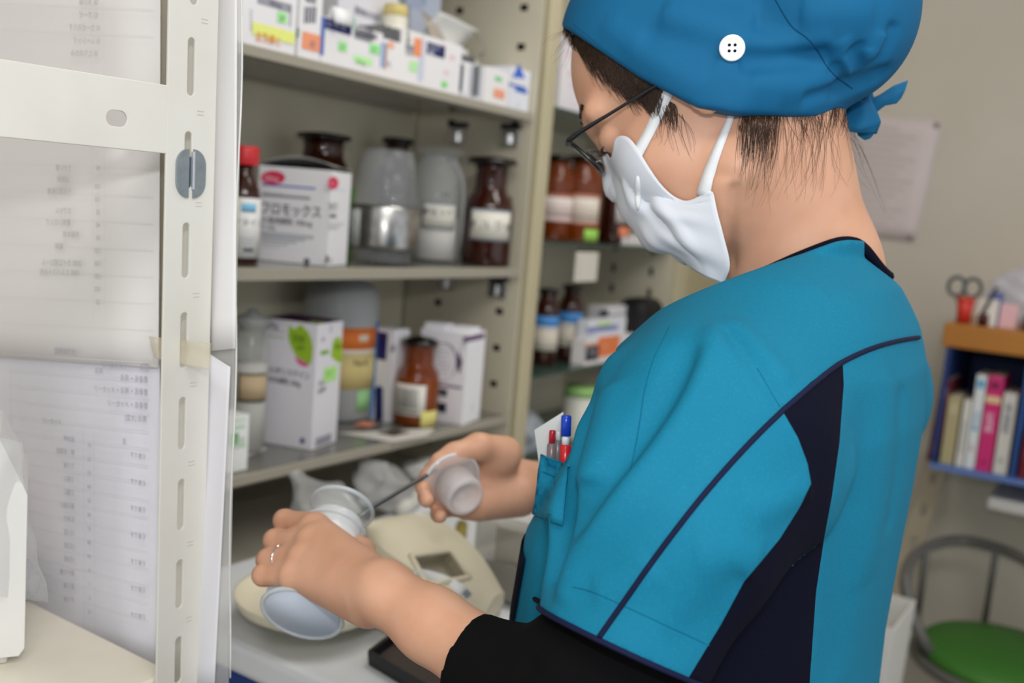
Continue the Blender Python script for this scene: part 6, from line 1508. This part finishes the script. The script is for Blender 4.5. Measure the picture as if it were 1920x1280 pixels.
obj('cup_body', MB().lathe([(.0004, 0), (.0135, 0), (.0175, .055), (.016, .055), (.0125, .003), (.0004, .003)], M, 28), mat('#d2352a', .4), cup); obj('rim', MB().lathe([(.0168, .050), (.0190, .050), (.0195, .057), (.0168, .057)], M, 28), mat('#e0533f', .4), cup)
scs = thing('scissors', 'scissors with grey loop handles standing in the red cup', 'scissors', o+np.array([0, 0, .01]))
for sx, a in ((-.020, .5), (.012, -.15)):
    c_ = o+np.array([sx-.002, -.002, .078]); obj('handle', MB().tube([c_+np.array([.017*math.cos(q)*(1.0), 0, .020*math.sin(q)]) for q in np.linspace(0, 2*math.pi, 25)[:-1]], .0042, 8, 0, True), mat('#4c5658', .5), scs)
    obj('blade', MB().tube([c_+np.array([0, 0, -.020]), o+np.array([sx*.2, 0, .008])], .0022, 6), mat('#b5b8ba', .25, metal=1.0), scs)
o = on_top(1842, 608); ink = thing('ink_bottle', 'tiny dark red bottle beside the red cup on the bookcase', 'bottle', o); M = Matrix.Translation(tuple(o))
obj('bottle_body', MB().lathe([(.0004, 0), (.011, 0), (.011, .022), (.007, .026), (.0004, .026)], M, 20), mat('#4a1018', .25), ink)
obj('nib_pen', MB().tube([o+np.array([-.004, 0, .026]), o+np.array([.018, 0, .085])], .0035, 8), mat('#2c2a2e', .4), ink)
o = on_top(1895, 625)
def pouch(p):
    d = ell(p, o+np.array([.02, .06, .062]), (.085, .028, .075))+.004*np.sin(p[:, 0]*90+p[:, 2]*70)*np.sin(p[:, 2]*95); return smax(d, o[2]+.0005-p[:, 2], .006)
V_, Q_ = surface_nets(pouch, o+np.array([-.1, 0, -.01]), o+np.array([.14, .12, .17]), .005); tag(soft_obj('plastic_pouch', V_, Q_, film('#d3d2da', .55, .2), None), 'cloudy clear pouch with papers on top of the bookcase', 'bag')
for k_, (dx, w_, h_, col, lab) in enumerate(((-.052, .040, .058, '#e3dcd2', 'small cream card standing in front of the cloudy pouch'), (-.010, .034, .052, '#e3b4b8', 'small pink card standing in front of the cloudy pouch'), (-.040, .028, .075, '#5d6aa0', 'small blue card standing behind the cream card on the bookcase'))):
    mb = MB(); M = Matrix.Translation((o[0]+dx, o[1]+(.004 if k_ < 2 else .012), zt0)) @ Matrix.Rotation(-.15, 4, 'X'); mb.box((-w_/2, 0, 0), (w_/2, .003, h_), 0, M, .0005); tag(obj('display_card', mb, mat(col, .5), None, (o[0]+dx, o[1], zt0)), lab, 'card')
o = on_top(1926, 640); jr = thing('ink_bottle', 'dark red bottle at the right on top of the bookcase', 'bottle', o); obj('bottle_body', MB().lathe([(.0004, 0), (.013, 0), (.013, .030), (.008, .036), (.008, .044), (.0004, .044)], Matrix.Translation(tuple(o)), 20), mat('#5a121c', .25), jr)
# white counter under the bookcase, at the right
zc = .80; cc = PZ(1852, 930, zc)
ct = thing('counter', 'white counter top at the right below the bookcase', 'counter', (cc[0]+.4, cc[1], 0))
obj('counter_top', MB().box((cc[0], cc[1], zc-.028), (cc[0]+1.0, YW-.003, zc), bev=.006), mat('#e6e1da', .4), ct)
obj('counter_leg', MB().box((cc[0]+.45, cc[1]+.04, 0), (cc[0]+.48, YW-.02, zc-.029)), mat('#d6d1c8', .5), ct)
# leaning slotted board by the wall
a, b_ = PY(1752, 890, YW-.05), PY(1678, 1130, YW-.22); lb_ = thing('slotted_post', 'beige slotted steel post leaning on the wall behind the chair', 'post', (b_[0], b_[1], 0))
d_ = nrm(b_-a); t0 = a-d_*.05; t1 = a+d_*((a[2]-.01)/-d_[2]); wd = .045; xax = nrm(np.cross(d_, [0, 1.0, 0])); Ln = np.linalg.norm(t1-t0)
Ml = frame(t1, xax, -d_, np.cross(xax, -d_)); hl_ = [stadium(0, Ln-.06-.085*i, .014, .032) for i in range(int((Ln-.15)/.085))]
obj('post_flange', MB().plate([rect(-wd/2, 0, wd/2, Ln)]+hl_, .003, Ml), mat('#a89c84', .5), lb_); obj('post_flange', MB().box((-wd/2-.003, 0, -.03), (-wd/2, Ln, .0015), 0, Ml), mat('#a89c84', .5), lb_)
bi = PD(1658, 1200, 1.8); wb = thing('waste_bin', 'white plastic bin standing on the floor behind the person', 'bin', (bi[0]-.05, bi[1], 0)); hb_z = PD(1658, 1140, 1.8)[2]
rr_ = [[(bi[0]-.06+s*k_, bi[1]+q*k_, z) for s, q in ((-.09, -.09), (.09, -.09), (.09, .09), (-.09, .09))] for z, k_ in ((0.001, .8), (hb_z, 1.0), (hb_z, .96), (.01, .76))]
obj('bin_body', MB().loft(rr_, 0, False), mat('#e2e0da', .5), wb)
# chair
ch = thing('round_chair', 'low chair with a round green seat and grey tube hoop back', 'chair', PZ(1890, 1230, 0)*0+np.array([*PZ(1890, 1222, .47)[:2], 0]))
cs = PZ(1890, 1222, .47); M = Matrix.Translation((cs[0], cs[1], 0))
obj('seat', MB().lathe([(.0004, .435), (.170, .435), (.182, .445), (.182, .458), (.168, .470), (.10, .476), (.0004, .478)], M, 56), mat('#3f7a2c', .55, bump=(300, .2, .001)), ch)
M_TUBE = mat('#6b6966', .38, metal=.1)
obj('seat_ring', MB().tube([(cs[0]+.188*math.cos(q), cs[1]+.188*math.sin(q), .435) for q in np.linspace(0, 2*math.pi, 49)[:-1]], .012, 10, 0, True), M_TUBE, ch)
hoop = [(1748, 1228, .45), (1726, 1190, .50), (1705, 1130, .555), (1698, 1085, .60), (1712, 1045, .635), (1750, 1021, .655), (1800, 1013, .665), (1860, 1024, .67), (1915, 1046, .67), (1970, 1085, .665), (2005, 1140, .63), (2015, 1200, .56), (1990, 1262, .46)]
hp_ = catmull(np.array([PZ(*q) for q in hoop]), 60); obj('back_hoop', MB().tube(list(hp_), .0125, 12), M_TUBE, ch)
for (a_, b__) in (((1738, 1030, .650), (1718, 1172, .44)), ((1868, 1030, .668), (1846, 1168, .44))):
    obj('back_rod', MB().tube([PZ(*a_), PZ(*b__)], .0075, 10), M_TUBE, ch)
obj('pedestal', MB().lathe([(.03, .06), (.024, .08), (.022, .40), (.07, .425), (.07, .434), (.0004, .434)], M, 24), mat('#2a2a2c', .4), ch)
for k_ in range(5):
    q = 2*math.pi*k_/5+.3; e = np.array([cs[0]+.21*math.cos(q), cs[1]+.21*math.sin(q), .055]); obj('leg', MB().tube([(cs[0], cs[1], .085), e], [.02, .013], 10), mat('#2a2a2c', .4), ch)
    obj('caster', MB().lathe([(.0004, -.010), (.022, -.010), (.025, -.006), (.025, .006), (.022, .010), (.0004, .010)], axis_frame(e-np.array([0, 0, .029]), (-math.sin(q), math.cos(q), 0)), 18), mat('#1b1b1d', .4), ch)
# ================================================================== things on the rack shelf at the lower left
jb = PZ(45, 1246, ZS); jx = jb[0]
wc = thing('plastic_container', 'white plastic container on the rack shelf at the left edge', 'container', (jx-.06, jb[1]-.03, ZS))
zc1 = PD(40, 900, proj(jb)[2])[2]; zc2 = PD(2, 812, proj(jb)[2])[2]
yv = nrm([ray(45, 1246)[0], ray(45, 1246)[1], 0]); xv = np.array([yv[1], -yv[0], 0])
Mc = frame(jb-np.array([0, 0, 0]), xv, yv, (0, 0, 1)); hh1, hh2 = zc1-ZS, zc2-ZS
body = MB()
pf = [(-.14, .008), (-.004, .008), (0, .014), (0, hh1-.006), (-.003, hh1+.002), (-.020, hh2+.004), (-.05, hh2+.02), (-.14, hh2+.02)]
n0 = [(x_, 0.0, z_) for x_, z_ in pf]; n1 = [(x_, .10, z_) for x_, z_ in pf]; body.loft([n0, n1], 0, False, True, Mc); obj('container_body', body, mat('#e9e8e4', .35), wc)
obj('foot', MB().box((-.032, .006, 0), (-.012, .03, .0085), 0, Mc, .002), mat('#dedcd6', .4), wc)
fr = []
for t in np.linspace(0, 1, 26):
    y_ = 815+t*300; row = []
    for s in np.linspace(0, 1, 12):
        x_ = -20+(60+52*t**1.6+3*math.sin(t*23)*s)*s; row.append(PD(x_, y_+14*s, proj(jb)[2]-.045+.10*s*t+.0025*math.sin(7*s+11*t)))
    fr.append(row)
fr = np.array(fr); mb = MB(); mb.grid(fr, 0, True, .0003)
mb.tube(list(fr[:, -1]), .0006, 5); dz = ZS+.002-min(v[2] for v in mb.v)
if dz > 0: mb.v = [(a, b, c+dz) for a, b, c in mb.v]
tag(obj('torn_bag', mb, film('#eeeef0', .2, .1), None, tuple(fr[-1, 0])), 'torn clear plastic bag beside the white container on the rack shelf', 'bag')
p = PZ(78, 1122, ZS); V_, Q_ = surface_nets(lambda q: smax(ell(q, (p[0]-.02, p[1]-.012, ZS+.016), (.030, .010, .020))+.004*np.sin(q[:, 0]*260)*np.sin(q[:, 2]*240), ZS+.0008-q[:, 2], .003), (p[0]-.08, p[1]-.05, ZS-.01), (p[0]+.04, p[1]+.01, ZS+.06), .003)
tag(soft_obj('film_scrap', V_, Q_, film('#b9b9bd', .55, .15), None), 'crumpled bit of clear film in the corner of the rack shelf', 'plastic film')
